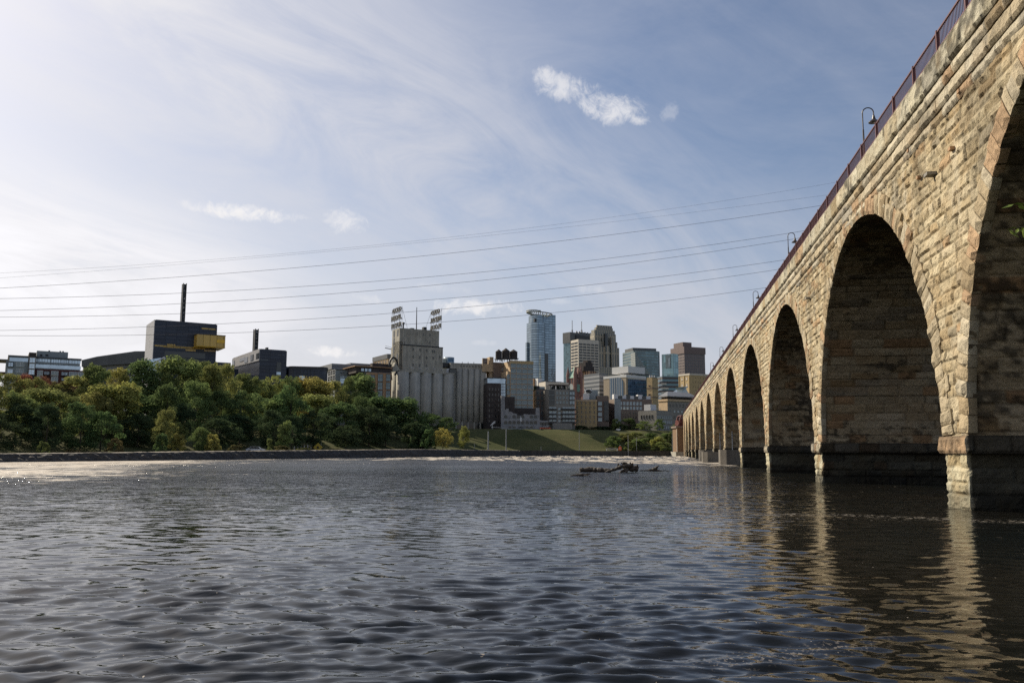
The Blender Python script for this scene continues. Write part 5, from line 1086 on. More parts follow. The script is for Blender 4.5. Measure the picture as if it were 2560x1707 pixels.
ring.tube(hr, 1.1, 5); ring.tube([(x, y, z + 2.5 if i < 8 or 12 < i < 22 else z + 2) for i, (x, y, z) in enumerate(hr)][10:24], .9, 4)
for i in range(11, 24): ring.tube([(hr[i][0], hr[i][1], hr[i][2] + 2.5), (cx_ + (hr[i][0] - cx_) * .6, cy_ + (hr[i][1] - cy_) * .6, zt2)], .7, 4)
for i in list(range(0, 10, 2)) + list(range(24, 33, 2)): ring.tube([hr[i], (cx_ + (hr[i][0] - cx_) * .6, cy_ + (hr[i][1] - cy_) * .6, zt2 - 2)], .7, 4)
ring.build('crown_ring', M['frame'], b.root)
b.box('ledge_unit', M['dark'], rc * .3, rc * .9, rc * .3, rc, zt, zt + 6)
# dark topped tower
b = simple('glass_skyscraper', 'green glass skyscraper with a dark top and two masts behind the white grid tower', cD(1014, 500), cD(944, 0)[0], cD(1255, 0)[0], cD(0, 300)[1], 1650, tealg, 40)
zd = b.F(cD(1014, 400))[1]; b.box('dark_crown', M['zinc'], -1, b.W + 1, -1, b.D + 1, zd, b.Hh + 2); b.box('dark_face', M['glassd'], 1, b.W, -.6, 1, 0, zd)
b.fbox('plant_room', M['dark'], cD(1120, 290), cD(1215, 330), 5, 30, zmin=b.Hh); b.fbox('plant_room', M['dark'], cD(1075, 318), cD(1270, 372), -3, 10, zmin=b.Hh - 25)
for (dx_, yy) in ((1036, 168), (1133, 178)): q = b.F(cD(dx_, 300), 10); b.box('antenna', M['steel'], q[0] - .5, q[0] + .5, 10, 11, b.Hh, b.F(cD(dx_, yy), 10)[1]); b.box('antenna', M['steel'], q[0] - 1.3, q[0] + 1.3, 9.5, 11.5, b.Hh, b.F(cD(dx_, 265), 10)[1])
for k in range(6): q = b.F(cD(1080 + 28 * k, 300), 6); MB().cyl(q[0], 6, 3.0, b.Hh + 2, b.Hh + 7, 10, r1=1).build('dish', M['zincl'], b.root)
# white grid tower
b = simple('office_tower', 'pale concrete grid tower of dark oblong windows in front of the green glass tower', cD(1098, 500), cD(1020, 0)[0], cD(1308, 0)[0], cD(0, 362)[1], 1300, 'cream', 26)
b.wins('F', cD(1100, 398), cD(1308, 865), 5, 16, .84, .55, 'glassd', 'cream', mull=0, sill=False, proud=.3); b.wins('L', cD(1022, 398), cD(1094, 700), 2, 10, .84, .55, 'glassd', 'cream', mull=0, sill=False, proud=.3)
# stepped stone and glass tower
sm = gm('stone_and_glass', (.05, .065, .06), (.34, .31, .25), 4.5, 4.2, 2.3, 1.0, .3, .8, vary=.3)
sm2 = gm('stone_and_glass_vertical', (.05, .065, .06), (.38, .34, .27), 5.2, 30, 3.0, 3, .3, .8, vary=.3)
b = BL('stepped_skyscraper', 'tall stepped stone skyscraper with a narrowing crown, rightmost of the three tallest towers', cD(1385, 600), 1500, 24, 12)
def Fz(px, py): return b.F(cD(px, py))[1]
def Fx(px, y=0): return b.F(cD(px, 400), y)[0]
for i, (l_, r_, t_, y0_, mm) in enumerate(((1300, 1530, 660, -14, sm), (1262, 1518, 445, 0, sm2), (1262, 1500, 385, 4, sm), (1264, 1485, 300, 8, sm2), (1264, 1475, 262, 11, sm), (1282, 1455, 232, 15, sm), (1290, 1447, 205, 18, sm2))):
    b.box('tier', mm, Fx(l_, y0_), Fx(r_, y0_), y0_, 26 - y0_ * .3, 0, Fz(1385, t_))
b.box('dark_recess', M['glassd'], Fx(1366), Fx(1393), -3, 2, Fz(1385, 435), Fz(1385, 305)); b.box('bay', sm2, Fx(1366), Fx(1402), -5, 0, 0, Fz(1385, 435)); b.box('bay', sm2, Fx(1430), Fx(1470), -3.4, 2, 0, Fz(1385, 330))
# clock tower with green roof
b = BL('clock_tower', 'red stone city hall clock tower with a pointed green copper roof', cD(1065, 850), 1000, 32, 12, cat='tower')
xr = b.F(cD(1124, 850))[0]; yl = b.L(cD(992, 850))[0]; zw = b.F(cD(1065, 760))[1]; za = b.F(cD(1060, 635))[1]
b.box('wall', M['pink'], 0, xr, 0, yl, 0, zw); cx_, cy_ = xr / 2, yl / 2
mb = MB()
for (p, q) in (((-.8, -.8), (xr + .8, -.8)), ((xr + .8, -.8), (xr + .8, yl + .8)), ((xr + .8, yl + .8), (-.8, yl + .8)), ((-.8, yl + .8), (-.8, -.8))): mb.face([(*p, zw), (*q, zw), (cx_, cy_, za)])
mb.face([(-.8, -.8, zw), (-.8, yl + .8, zw), (xr + .8, yl + .8, zw), (xr + .8, -.8, zw)]); mb.build('roof', M['copper'], b.root)
for (tx, ty) in ((0, 0), (xr, 0), (0, yl)): MB().cyl(tx, ty, 2, zw - 22, zw + 3, 8).cyl(tx, ty, 2.3, zw + 3, zw + 15, 8, r1=.1).build('turret', M['pink'], b.root)
MB().slab([(xr * .3, zw), (xr * .7, zw), (xr * .5, zw + 12)], -1.4, 2).build('gable', M['pink'], b.root)
b.wins('F', cD(1072, 775), cD(1120, 820), 2, 1, .55, .85, 'glassd', 'pink', mull=0, proud=.3); b.wins('L', cD(997, 775), cD(1060, 820), 2, 1, .55, .85, 'glassd', 'pink', mull=0, proud=.3)
for face in 'FL':
    a_, z_ = (b.F(cD(1093, 865)) if face == 'F' else b.L(cD(1024, 862))); n_ = 20; mb = MB(); R_ = 4.6
    pts = [(a_ + R_ * cos(2 * pi * i / n_), z_ + R_ * sin(2 * pi * i / n_)) for i in range(n_)]
    if face == 'F': mb.slab(pts, -.5, .1)
    else: mb.v = []; mb.face([(-.5, p[0], p[1]) for p in reversed(pts)]); [mb.face([(-.5, pts[i][0], pts[i][1]), (-.5, pts[(i + 1) % n_][0], pts[(i + 1) % n_][1]), (.1, pts[(i + 1) % n_][0], pts[(i + 1) % n_][1]), (.1, pts[i][0], pts[i][1])]) for i in range(n_)]
    mb.build('clock_face', M['copper'] if face == 'F' else M['clad'], b.root)
b.wins('F', cD(1070, 900), cD(1122, 990), 3, 3, .4, .6, 'glassd', 'pink', mull=0)
# orange brown tower, dark cap
om = gm('striped_orange_stone', (.09, .06, .05), (.36, .225, .14), 4.2, 60, 2.5, 1, .6, .3, vary=.1)
b = simple('office_tower', 'orange brown ribbed tower with a dark scaffolded cap', cD(1212, 800), cD(1127, 0)[0], cD(1284, 0)[0], cD(0, 690)[1], 1100, om, 40)
b.fbox('cap', M['brickdk'], cD(1150, 640), cD(1260, 680), 6, 26, zmin=b.Hh); b.fbox('cap', M['brickdk'], cD(1172, 600), cD(1245, 645), 9, 22, zmin=b.Hh); b.fbox('cap', M['brickdk'], cD(1192, 578), cD(1232, 605), 12, 20, zmin=b.Hh)
b.fbox('low_wing', M['pink'], cD(1165, 860), cD(1320, 960), -20, 0, zmin=0)
# plain grey block & federal building
b = simple('office_tower', 'plain grey office slab with dark bands left of the beige and blue glass building', cD(1315, 850), None, cD(1395, 0)[0], cD(0, 712)[1], 950, gm('grey_bands', (.05, .06, .07), (.24, .25, .27), 90, 4.5, .1, 2.5, .3, .8), 30, depth=30)
beige = mat('beige_panel', (.38, .31, .23), .8, .06, .05)
b = simple('federal_building', 'beige office with a tall striped blue window and a large blue glass front', cD(1590, 850), cD(1358, 0)[0], cD(1790, 0)[0], cD(0, 735)[1], 900, beige, 40)
xg = b.F(cD(1612, 800), -.6)[0]; b.box('glass_front', gm('blue_office_glass', (.07, .12, .20), (.12, .18, .26), 3, 4, .3, .4, .1, 1, metal=.5), xg, b.W + .3, -.6, 4, 0, b.F(cD(1612, 770), -.6)[1])
b.box('roof', M['white'], 3, b.W * .96, -.5, b.D * .7, b.Hh + 3, b.Hh + 10); b.box('roof_edge', M['white'], -.3, b.W + .4, -.8, b.D, b.Hh - 2, b.Hh + .6); b.box('upper_band', M['cream'], 1, b.W + .3, -.7, 1, b.F(cD(1612, 770), -.6)[1], b.F(cD(1612, 770), -.6)[1] + 3)
ya, z1_ = b.L(cD(1418, 765), -.4); yb, _ = b.L(cD(1560, 765), -.4)
ym = min(ya, yb); yM = max(ya, yb); rr = 7
mb = MB(); pts = [(ym, 0), (yM, 0), (yM, z1_)] + [(ym + rr - rr * sin(t), z1_ - rr + rr * cos(t)) for t in np.linspace(0, pi / 2, 7)]
mb.face([(-.4, p[0], p[1]) for p in reversed(pts)])
for i in range(len(pts)):
    p, q = pts[i], pts[(i + 1) % len(pts)]; mb.face([(-.4, p[0], p[1]), (-.4, q[0], q[1]), (.1, q[0], q[1]), (.1, p[0], p[1])])
mb.build('striped_window', gm('striped_blue_window', (.04, .08, .13), (.30, .32, .34), 3.2, 200, .9, .1, .2, 1, metal=.3), b.root)
# teal curved tower
tm = gm('teal_bands', (.08, .13, .15), (.20, .235, .235), 5, 4.2, .25, 1.3, .12, 1, metal=.5)
b = BL('curved_glass_tower', 'broad teal glass tower with a curved front and stepped dark balconies', cE(735, 500), 1200, 18, 12, cat='tower')
xr = b.F(cE(990, 500))[0]; zt = b.F(cE(850, 378))[1]
MB().prism([(0, 4)] + [(xr * (.0 + .5 * (1 - cos(t))), 6 - 7 * sin(t)) for t in np.linspace(.2, pi - .2, 12)] + [(xr, 4), (xr, 40), (0, 40)], 0, zt).build('glazing', tm, b.root)
MB().prism([(xr * .02, 8), (xr * .9, 6), (xr * .95, 34), (xr * .02, 34)], zt, b.F(cE(850, 348))[1]).build('crown', M['zinc'], b.root)
for k in range(12): w_ = xr * (.02 + .045 * k); z_ = b.F(cE(760, 395 + 17.5 * k), -3)[1]; b.box('balcony_band', M['clad'], b.F(cE(706, 450), 8)[0], w_, -1.5 - k * .15, 12, z_ - 2.0, z_); b.box('balcony_recess', M['glassd'], b.F(cE(709, 450), 8)[0], w_ - .5, -.9 - k * .15, 11, z_ - 4.6, z_ - 2.0)
# turquoise glass
b = simple('glass_tower', 'turquoise glass tower with a dark central slot next to the brown slab tower', cE(1110, 520), cE(998, 0)[0], cE(1160, 0)[0], cE(0, 408)[1], 1150, gm('turquoise_glass', (.16, .27, .30), (.25, .35, .37), 5, 8, .5, .5, .1, 1, metal=.5), 45)
y0_, z1_ = b.L(cE(1033, 420), -.5); y1_, z0_ = b.L(cE(1088, 620), -.5); b.box('slot', M['glass'], -.6, .2, min(y0_, y1_), max(y0_, y1_), z0_ + 10, z1_)
y0_, z1_ = b.L(cE(1062, 450), -.8); y1_, z0_ = b.L(cE(1080, 610), -.8); b.box('slot_light', M['glassm'], -.9, -.5, min(y0_, y1_), max(y0_, y1_), z0_ + 10, z1_)
# brown slab
b = simple('office_tower', 'wide dark brown slab tower, the rightmost tall building', cE(1220, 500), cE(1092, 0)[0], cE(1422, 0)[0], cE(0, 345)[1], 1250, gm('brown_grid', (.05, .05, .06), (.20, .165, .16), 3.6, 4.2, 1.5, 1.9, .3, .7, vary=.2), 24)
b.box('parapet', mat('brown_parapet', (.17, .13, .125), .8), -.8, b.W + .8, -.8, b.D + .8, b.Hh - 9, b.Hh + 1); b.box('plant_room', mat('brown_plant', (.17, .13, .125), .8), b.W * -.0, b.W * .42, 3, b.D * .8, b.Hh, b.Hh + 8)
# lower banded block
b = simple('office_building', 'low dark office with teal window bands below the turquoise tower', cE(1003, 700), None, cE(1200, 0)[0], cE(0, 628)[1], 900, gm('teal_ribbon', (.07, .15, .18), (.10, .085, .085), 200, 4.6, .1, 2.3, .15, 1, metal=.4), 10, depth=30)
for k in range(6): b.box('terrace_step', M['cream'], -1.2, 4 + 2.2 * k, -1.5, 0, b.Hh - 9 - 4.6 * k, b.Hh - 7.4 - 4.6 * k)
# tan block right
b = simple('warehouse_building', 'sunlit tan tower block touching the bridge parapet in the picture', cE(1272, 700), cE(1168, 0)[0], cE(1560, 0)[0], cE(0, 606)[1], 620, 'brickyel', 28)
b.wins('L', cE(1172, 630), cE(1265, 745), 2, 2, .3, .42, 'cream', 'bricktan', mull=0); b.wins('F', cE(1290, 620), cE(1440, 760), 6, 3, .16, .3, 'glassd', 'brickyel', mull=0); b.box('cornice', M['cream'], -.3, b.W, -.3, b.D + .3, b.Hh - .8, b.Hh + .4)
for k in range(3): b.box('pilaster', M['brickyel'], -.35, 0, b.D * (.02 + .47 * k), b.D * (.07 + .47 * k), 0, b.Hh - 1)
# elevator tower
b = simple('elevator_tower', 'slim beige brick tower with three banded stages rising over the warehouses', cE(906, 800), cE(852, 0)[0], cE(962, 0)[0], cE(0, 640)[1], 450, 'brickyel', 45, cat='tower')
for py in (742, 830): z_ = b.F(cE(906, py))[1]; b.box('band', M['brickbrn'], -.18, b.W + .18, -.18, b.D + .18, z_ - .4, z_ + .1)
b.wins('L', cE(868, 715), cE(888, 732), 1, 1, .8, .5, 'glassd', 'brickbrn', mull=0); b.wins('L', cE(866, 800), cE(888, 822), 1, 1, .8, .5, 'glassd', 'brickbrn', mull=0)
for k in range(3): MB().cyl(.5 + b.W * .4 * k, b.D * .5, .3, b.Hh, b.Hh + 1.3, 6).build('roof_light', M['white'], b.root)
# warehouses row
b = simple('warehouse_building', 'yellow brick warehouse with tall narrow dark windows', cE(368, 1000), None, cE(372, 0)[0], cE(0, 860)[1], 428, 'brickyel', 4, depth=.5) if False else BL('warehouse_building', 'yellow brick warehouse with five columns of narrow dark windows', cH(1462, 800), 428, -6, 11)
xr = b.F(cH(1855, 700))[0]; zt = b.F(cH(1655, 515))[1]; b.box('wall', M['brickyel'], 0, xr, 0, 22, 0, zt); b.box('cornice', M['bricktan'], -.2, xr + .1, -.25, .02, zt - .8, zt + .25)
b.wins('F', cH(1460, 525), cH(1845, 950), 5, 5, .26, .62, 'glassd', 'brickyel', mull=0)
b.fbox('penthouse', M['white'], cH(1600, 395), cH(1715, 515), 3, 9, zmin=zt); b.fbox('penthouse', M['clad'], cH(1715, 390), cH(1835, 505), 5, 12, zmin=zt)
b.box('roof', M['roofgrey'], .4, xr - .4, .4, 21, zt - .1, zt + .2)
b = BL('billboard', 'white rooftop billboard with a dark scribbled emblem above the yellow warehouse', cH(1645, 400), 440, 0, 34, cat='billboard')
p_, q_ = b.F(cH(1640, 318)), b.F(cH(1765, 405)); b.box('board', M['white'], p_[0], q_[0], 0, .5, q_[1], p_[1]); b.fbox('side_board', M['clad'], cH(1765, 325), cH(1872, 480), .1, .6)
for (u0, v0, u1, v1) in ((1655, 350, 1700, 330), (1700, 330, 1745, 350), (1745, 350, 1752, 378), (1700, 372, 1745, 385), (1660, 360, 1690, 382), (1690, 345, 1720, 375)): a_, c_ = b.F(cH(u0, v0)), b.F(cH(u1, v1)); MB().tube([(a_[0], -.15, a_[1]), (c_[0], -.15, c_[1])], .35, 5).build('emblem', M['dark'], b.root)
for px_ in (1650, 1755): x_ = b.F(cH(px_, 400))[0]; b.box('post', M['dark'], x_ - .2, x_ + .2, .5, .9, 0, q_[1])
b = simple('apartment_building', 'dark brick flats with blue lit windows right of the yellow warehouse', cH(1860, 700), None, cH(2075, 0)[0], cH(0, 440)[1], 430, 'brickbrn', 4, depth=20)
b.wins('F', cH(1868, 530), cH(1955, 920), 1, 4, .75, .62, 'glassm', 'frame', mull=2); b.fbox('fire_escape', M['glassd'], cH(1985, 535), cH(2070, 900), -.8, .2)
b.wins('F', cH(1985, 540), cH(2065, 900), 2, 4, .5, .55, 'glassd', 'dark', off=-.8, mull=0)
b = simple('warehouse_building', 'long dark brick warehouse with a pale roof terrace line and many windows', cI(-25, 650), None, cI(640, 0)[0], cI(0, 480)[1], 436, 'brickbrn', 12, depth=20)
b.wins('F', cI(0, 515), cI(470, 600), 8, 1, .6, .72, 'glassm', 'frame', mull=2); b.wins('F', cI(0, 600), cI(470, 680), 8, 1, .6, .68, 'glassm', 'frame', mull=2); b.wins('F', cI(0, 690), cI(80, 840), 1, 2, .8, .7, 'glassm', 'frame', mull=2); b.wins('F', cI(95, 695), cI(380, 840), 6, 2, .42, .72, 'glassd', 'brickpale', mull=0); b.wins('F', cI(485, 560), cI(560, 670), 2, 2, .5, .7, 'glassd', 'brickpale', mull=0)
for k in range(9): x_ = b.W * (.02 + .108 * k); b.box('terrace_unit', M['white' if k % 2 == 0 else 'glassd'], x_, x_ + 2.4, 2, 5, b.Hh, b.Hh + (1.9 if k % 3 else 2.6))
b.box('side_panel', M['clad'], -.1, 3.2, -.3, .02, 0, b.Hh)
b = simple('brick_mill', 'brown brick mill with rows of tall arched windows beside the trees', cI(722, 800), cI(395, 0)[0], cI(1005, 0)[0], cI(0, 685)[1], 415, 'brickpale', 42)
b.wins('F', cI(730, 770), cI(1000, 840), 7, 1, .55, .85, 'glass', 'frame', mull=1); b.wins('F', cI(820, 860), cI(1000, 920), 5, 1, .55, .85, 'glassm', 'frame', mull=1); b.wins('F', cI(840, 955), cI(1000, 1015), 4, 1, .5, .8, 'glassm', 'frame', mull=1); b.wins('L', cI(430, 765), cI(670, 835), 5, 1, .4, .85, 'glassd', 'brickpale', mull=0)
b.box('roof_rail', M['white'], b.W * .02, b.W * .4, 1, 1.1, b.Hh + .9, b.Hh + 1.1); b.box('roof_unit', M['white'], -8, -1, 6, 10, b.Hh, b.Hh + 2.4) if False else b.box('roof_unit', M['white'], .5, 5, 4, 8, b.Hh, b.Hh + 3.2)
b = simple('ornate_building', 'tan stone block with a hipped grey roof and balconies near the bridge end', cI(922, 620), cI(765, 0)[0], cI(1440, 0)[0], cI(0, 495)[1], 470, 'brickpale', 30)
b.box('side_wall', M['bricktan'], -.2, .02, 0, b.D, 0, b.Hh); b.box('cornice', M['bricktan'], -.6, b.W, -.6, b.D + .6, b.Hh - .6, b.Hh + .5)
b.wins('F', cI(930, 555), cI(1400, 640), 8, 1, .4, .7, 'glassd', 'brickpale', mull=1); b.wins('F', cI(1010, 670), cI(1400, 740), 6, 1, .45, .7, 'glassm', 'brickpale', mull=1); b.wins('F', cI(1010, 770), cI(1300, 840), 5, 1, .45, .7, 'glassd', 'brickpale', mull=1); b.wins('L', cI(770, 555), cI(910, 640), 3, 1, .4, .7, 'glass', 'brickpale', mull=1)
b.box('top_floor', M['brickdk'], 1, b.W, 1, b.D - 1, b.Hh + .5, b.F(cI(922, 432), 1)[1]); zt = b.F(cI(922, 425), 1)[1]
mb = MB(); mb.face([(-.5, -.5, zt), (b.W, -.5, zt), (b.W, 7, zt + 3), (6, 7, zt + 3)]); mb.face([(-.5, b.D, zt), (-.5, -.5, zt), (6, 7, zt + 3), (6, b.D, zt + 3)]); mb.box(-.5, b.W, -.5, b.D, zt - .5, zt - .02); mb.build('roof', M['zincl'], b.root)
p_ = b.F(cI(1050, 390), 5); q_ = b.F(cI(1290, 405), 5); b.box('skylight', M['white'], p_[0], q_[0], 5, 9, q_[1] - 1.5, p_[1] + .6)
p_ = b.F(cI(960, 330), 12); q_ = b.F(cI(1300, 390), 12); MB().slab([(p_[0], q_[1]), (q_[0], q_[1]), (q_[0] - 3, p_[1] + 2.8), (p_[0] + 14, p_[1] + 2.8), (p_[0] + 9, p_[1])], 12, 20).build('upper_roof', M['glassm'], b.root)

# ------------------------------------------------------------------ far pier and red truss left of the bridge end
b = BL('brick_pier', 'brown brick abutment pier with a dark cap just left of the bridge end', cI(1092, 1300), 352, 4, -2, cat='pier')
xr = b.F(cI(1216, 1300))[0]; zt = b.F(cI(1092, 995))[1]; zc = b.F(cI(1092, 960))[1]
b.box('shaft', mat('pier_brown_brick', (.20, .125, .075), .9, .2, .8, .02, 10), 0, xr + 1.5, 0, 7, 0, zt); b.box('cap', M['brickbrn'], -.5, xr + 2, -.5, 7.5, zt, zc); b.box('base', M['concrete'], -.9, xr + 2, -1, 8, 0, b.F(cI(1092, 1418))[1]); b.box('edge_strip', M['cream'], -.12, .0, -.02, .3, b.F(cI(1092, 1418))[1], zt)
t = BL('red_truss', 'dark red steel truss frame standing on the brown pier', cI(1120, 950), 352, 4, b.zb + zc, cat='truss')
xa = t.F(cI(1112, 930))[0]; xb = t.F(cI(1205, 930))[0]; zt = t.F(cI(1140, 785))[1]
mb = MB()
for (p, q) in (((xa, 0), (xa + 1.2, zt)), ((xb, 0), (xb, zt)), ((xa + 1.2, zt), (xb, zt)), ((xa, 0), (xb, zt * .8)), ((xa, 0), (xb, 0)), ((xa + .6, zt * .5), (xb, zt * .35)), ((xb, 0), (xa + .8, zt * .7))):
    for y_ in (0, 5): mb.tube([(p[0], y_, p[1] + .2), (q[0], y_, q[1])], .42, 4)
    mb.tube([(p[0], 0, p[1] + .2), (p[0], 5, p[1] + .2)], .2, 4)
mb.build('frame', M['rustred'], t.root); t.box('deck_panel', M['rustred'], xa, xb, .3, 4.7, 0.05, 2.4)

# ------------------------------------------------------------------ street furniture, car, signs, wires on the far bank
def pole(px, ytop, ybot, Y, r=.12, name='light_pole', label='', arm=None, m='steel', cat='pole'):
    p = at(px, ytop, Y); z0 = gz(p.x, Y); root = empty(name, (p.x, Y, z0), 0, label, cat)
    MB().cyl(0, 0, r * 1.2, -.2, p.z - z0, 8, r1=r * .8).build('post', M[m], root)
    MB().cyl(0, 0, r * 2, -.1, .3, 8).build('base', M['concrete'], root)
    if arm:
        MB().tube([(0, 0, p.z - z0 - .2), (arm * .5, 0, p.z - z0 + .35), (arm, 0, p.z - z0 + .5)], r * .6, 6).build('arm', M[m], root)
        MB().box(arm - .6, arm + .3, -.25, .25, p.z - z0 + .42, p.z - z0 + .62).build('lamp_head', M['white'], root)
    return root
pole(cD(167, 0)[0], cD(0, 1312)[1], 0, 352, .28, label='thick pale wooden pole on the left part of the grass hill foot')
pole(cD(352, 0)[0], cD(0, 1282)[1], 0, 352, .2, label='pale street light with a short arm pointing left in front of the ruin', arm=-5.5, cat='street light', name='street_light')
for k, (dx_, dy) in enumerate(((1106, 1305), (1610, 1350))): pole(cD(dx_, 0)[0], cD(0, dy)[1], 0, 354, .1, label=['thin grey pole in front of the sunlit grass hill', 'thin grey pole in front of the brushy slope'][k])
pole(cI(365, 0)[0], cI(0, 1160)[1], 0, 365, .09, label='thin pole in the middle of the brushy slope'); pole(cI(1000, 0)[0], cI(0, 1080)[1], 0, 366, .1, label='thin tall pole just left of the brown pier'); pole(cI(1022, 0)[0], cI(0, 1170)[1], 0, 364, .08, label='second thinner pole just left of the brown pier')
pole(cD(22 - 0, 0)[0] + 1, cD(0, 1432)[1], 0, 350, .08, label='short pale post near the young trees') ; pole(cD(712, 0)[0], cD(0, 1470)[1], 0, 350, .1, label='short post on the river wall below the lit grass')
# orange warning sign, diamond sign
p = at(*cI(72, 1360), 356); r0 = empty('warning_sign', (p.x, 356, gz(p.x, 356)), 0, 'bright orange warning sign on a post at the foot of the slope', 'sign'); MB().box(-.08, .08, 0, .16, 0, p.z - gz(p.x, 356) + 1.5).build('post', M['steel'], r0)
h0 = p.z - gz(p.x, 356); MB().slab([(-.6, h0 - .8), (.6, h0 - .8), (.6, h0 + .4), (.25, h0 + .9), (-.25, h0 + .9), (-.6, h0 + .4)], -.1, 0).build('sign_panel', M['orange'], r0); MB().box(-.3, .3, -.14, -.1, h0 - .2, h0 + .25).build('sign_patch', M['cream'], r0)
Yc = 245; p = at(*cB(925, 1373), Yc); r0 = empty('road_sign', (p.x, Yc, gz(p.x, Yc)), 0, 'yellow diamond road sign at the edge of the gravel bank', 'sign'); h0 = p.z - gz(p.x, Yc)
MB().slab([(-1.3, h0), (0, h0 - 1.3), (1.3, h0), (0, h0 + 1.3)], -.08, 0).build('sign_panel', M['yellow'], r0); MB().box(-.08, .08, .01, .15, 0, h0).build('post', M['steel'], r0)
MB().slab([(-.35, h0 - .3), (.35, h0 - .3), (.35, h0), (0, h0 + .45), (-.35, h0)], -.11, -.08).build('sign_mark', M['dark'], r0)
# guard posts in a row
gp = None
for k in range(9):
    px_ = cB(740 + 26 * k, 0)[0]; Yp = 236 + 3.3 * k; p = at(px_, cB(0, 1378)[1], Yp)
    if gp is None: gp = empty('guard_post', label='short pale guard post in a row on the gravel bank', cat='post', group='guard posts beside the yellow diamond sign'); MB().box(-.13, .13, -.13, .13, -.2, 1.3).build('post', M['cream'], gp); MB().box(-.15, .15, -.15, .15, 1.3, 1.42).build('cap', M['steel'], gp); o = gp
    else: o = copy_tree(gp)
    o.location = (p.x, Yp, gz(p.x, Yp))
# white car
Yc = 212; p = at(*cB(438, 1371), Yc); car = empty('parked_car', (p.x, Yc, gz(p.x, Yc) + .02), .15, 'white car parked on the gravel bank in front of the dark wood', 'car')
side = [(-2.2, .35), (2.2, .35), (2.25, .8), (1.3, .95), (.7, 1.42), (-1.1, 1.45), (-1.9, .95), (-2.25, .85)]
MB().slab([(x, z) for x, z in side], -.85, .85).build('body', M['carpaint'], car); MB().slab([(.62, 1.36), (-1.02, 1.38), (-1.65, .97), (1.15, .97)], -.88, .88).build('side_window', M['glassd'], car)
for sx in (-1.35, 1.35):
    for sy in (-.8, .8): MB().slab([(sx + .33 * cos(t), .33 + .33 * sin(t)) for t in np.linspace(0, 2 * pi, 14)[:-1]], sy - .1, sy + .1).build('wheel', M['tyre'], car)
for sy in (-.6, .6): MB().box(2.2, 2.27, sy - .15, sy + .15, .62, .75).build('headlight', M['white'], car)
# orange barriers on the crest, striped column, cabins
bar = None
for k in range(7):
    q = cD(712 + 14 * k, 1291); p = at(*q, 398)
    if bar is None:
        bar = empty('barrier', label='orange and white construction barrier in the row on the crest of the hill', cat='barrier', group='construction barriers on the hill crest'); MB().box(-.65, .65, -.06, .06, .5, .95).build('top_board', M['orange'], bar); MB().box(-.65, .65, -.06, .06, .2, .42).build('lower_board', M['white'], bar); MB().box(-.6, -.5, -.3, .3, 0, 1.0).build('leg', M['orange'], bar); MB().box(.5, .6, -.3, .3, 0, 1.0).build('leg', M['orange'], bar); o = bar
    else: o = copy_tree(bar)
    o.location = (p.x, 398, gz(p.x, 398))
p = at(*cI(42, 1010), 400); r0 = empty('kiosk_column', (p.x, 400, gz(p.x, 400)), 0, 'round white and red column on the crest of the slope', 'column'); h0 = p.z - gz(p.x, 400); MB().cyl(0, 0, .85, 0, h0 - .5, 14).build('shaft', M['pink'], r0); MB().cyl(0, 0, 1.0, h0 - .5, h0, 14).build('cap', M['white'], r0); MB().cyl(0, 0, .95, 0, .5, 14).build('base', M['white'], r0)
for k, (ix, iy, lb) in enumerate(((378, 1372, 'small white bench like table on the river wall at the slope foot'), (1965 and -72, 1360, 'small white framed sign board at the foot of the lit grass hill'))):
    p = at(*cI(ix, iy), 354); z0 = gz(p.x, 354); r0 = empty(['park_bench', 'notice_board'][k], (p.x, 354, z0), 0, lb, ['bench', 'notice board'][k]); h = 1.0
    for sx in (-2.2, 2.2): MB().box(sx - .1, sx + .1, -.15, .15, -.1, h).build('leg', M['white'], r0)
    MB().box(-2.5, 2.5, -.25, .25, h, h + .2).build('seat' if k == 0 else 'top_bar', M['white'], r0); MB().box(-2.4, 2.4, -.05, .05, h * .4, h * .5).build('rail', M['white'], r0)
r0 = None
p = at(*cI(900, 1365), 358); z0 = gz(p.x, 358); r0 = empty('stair_rail', (p.x, 358, z0), 0, 'pair of slanted white handrails on the pale ramp near the bridge', 'handrail')
for k in range(3): MB().tube([(2.2 * k, 0, .2), (4.5 + 2.2 * k, 2, z0 * 0 + 3.0)], .12, 5).build('rail', M['white'], r0); MB().cyl(2.2 * k + 2.2, 1, .08, -.2, 1.7, 6).build('post', M['white'], r0)

# driftwood in the river
def snag(name, label, pts_list, mats='wood'):
    root = empty(name, pts_list[0][0][0], 0, label, 'driftwood'); o_ = Vector(root.location)
    for k, (pts, rad) in enumerate(pts_list):
        mb = MB(); P2 = []; R2 = []
        for i in range(len(pts) - 1):
            for s_ in range(5):
                f = s_ / 5; p = Vector(pts[i]).lerp(Vector(pts[i + 1]), f); P2.append(p - o_ + Vector((rnd.uniform(-1, 1), rnd.uniform(-1, 1), rnd.uniform(-1, 1))) * rad[i] * (.08 if k == 0 else .2)); R2.append((rad[i] + (rad[i + 1] - rad[i]) * f) * rnd.uniform(.7, 1.05))
        P2.append(Vector(pts[-1]) - o_); R2.append(rad[-1] * .7); mb.tube(P2, R2, 9); mb.build('trunk' if k == 0 else 'branch', M['wood'], root)
    return root
DY = 84
def cK(x, y): return (1400 + x * .12755, 1130 + y * .12755)
def D_(x, y, dy=0): p = at(*cK(x, y), DY + dy); return (p.x, DY + dy, p.z)
r_ = .12
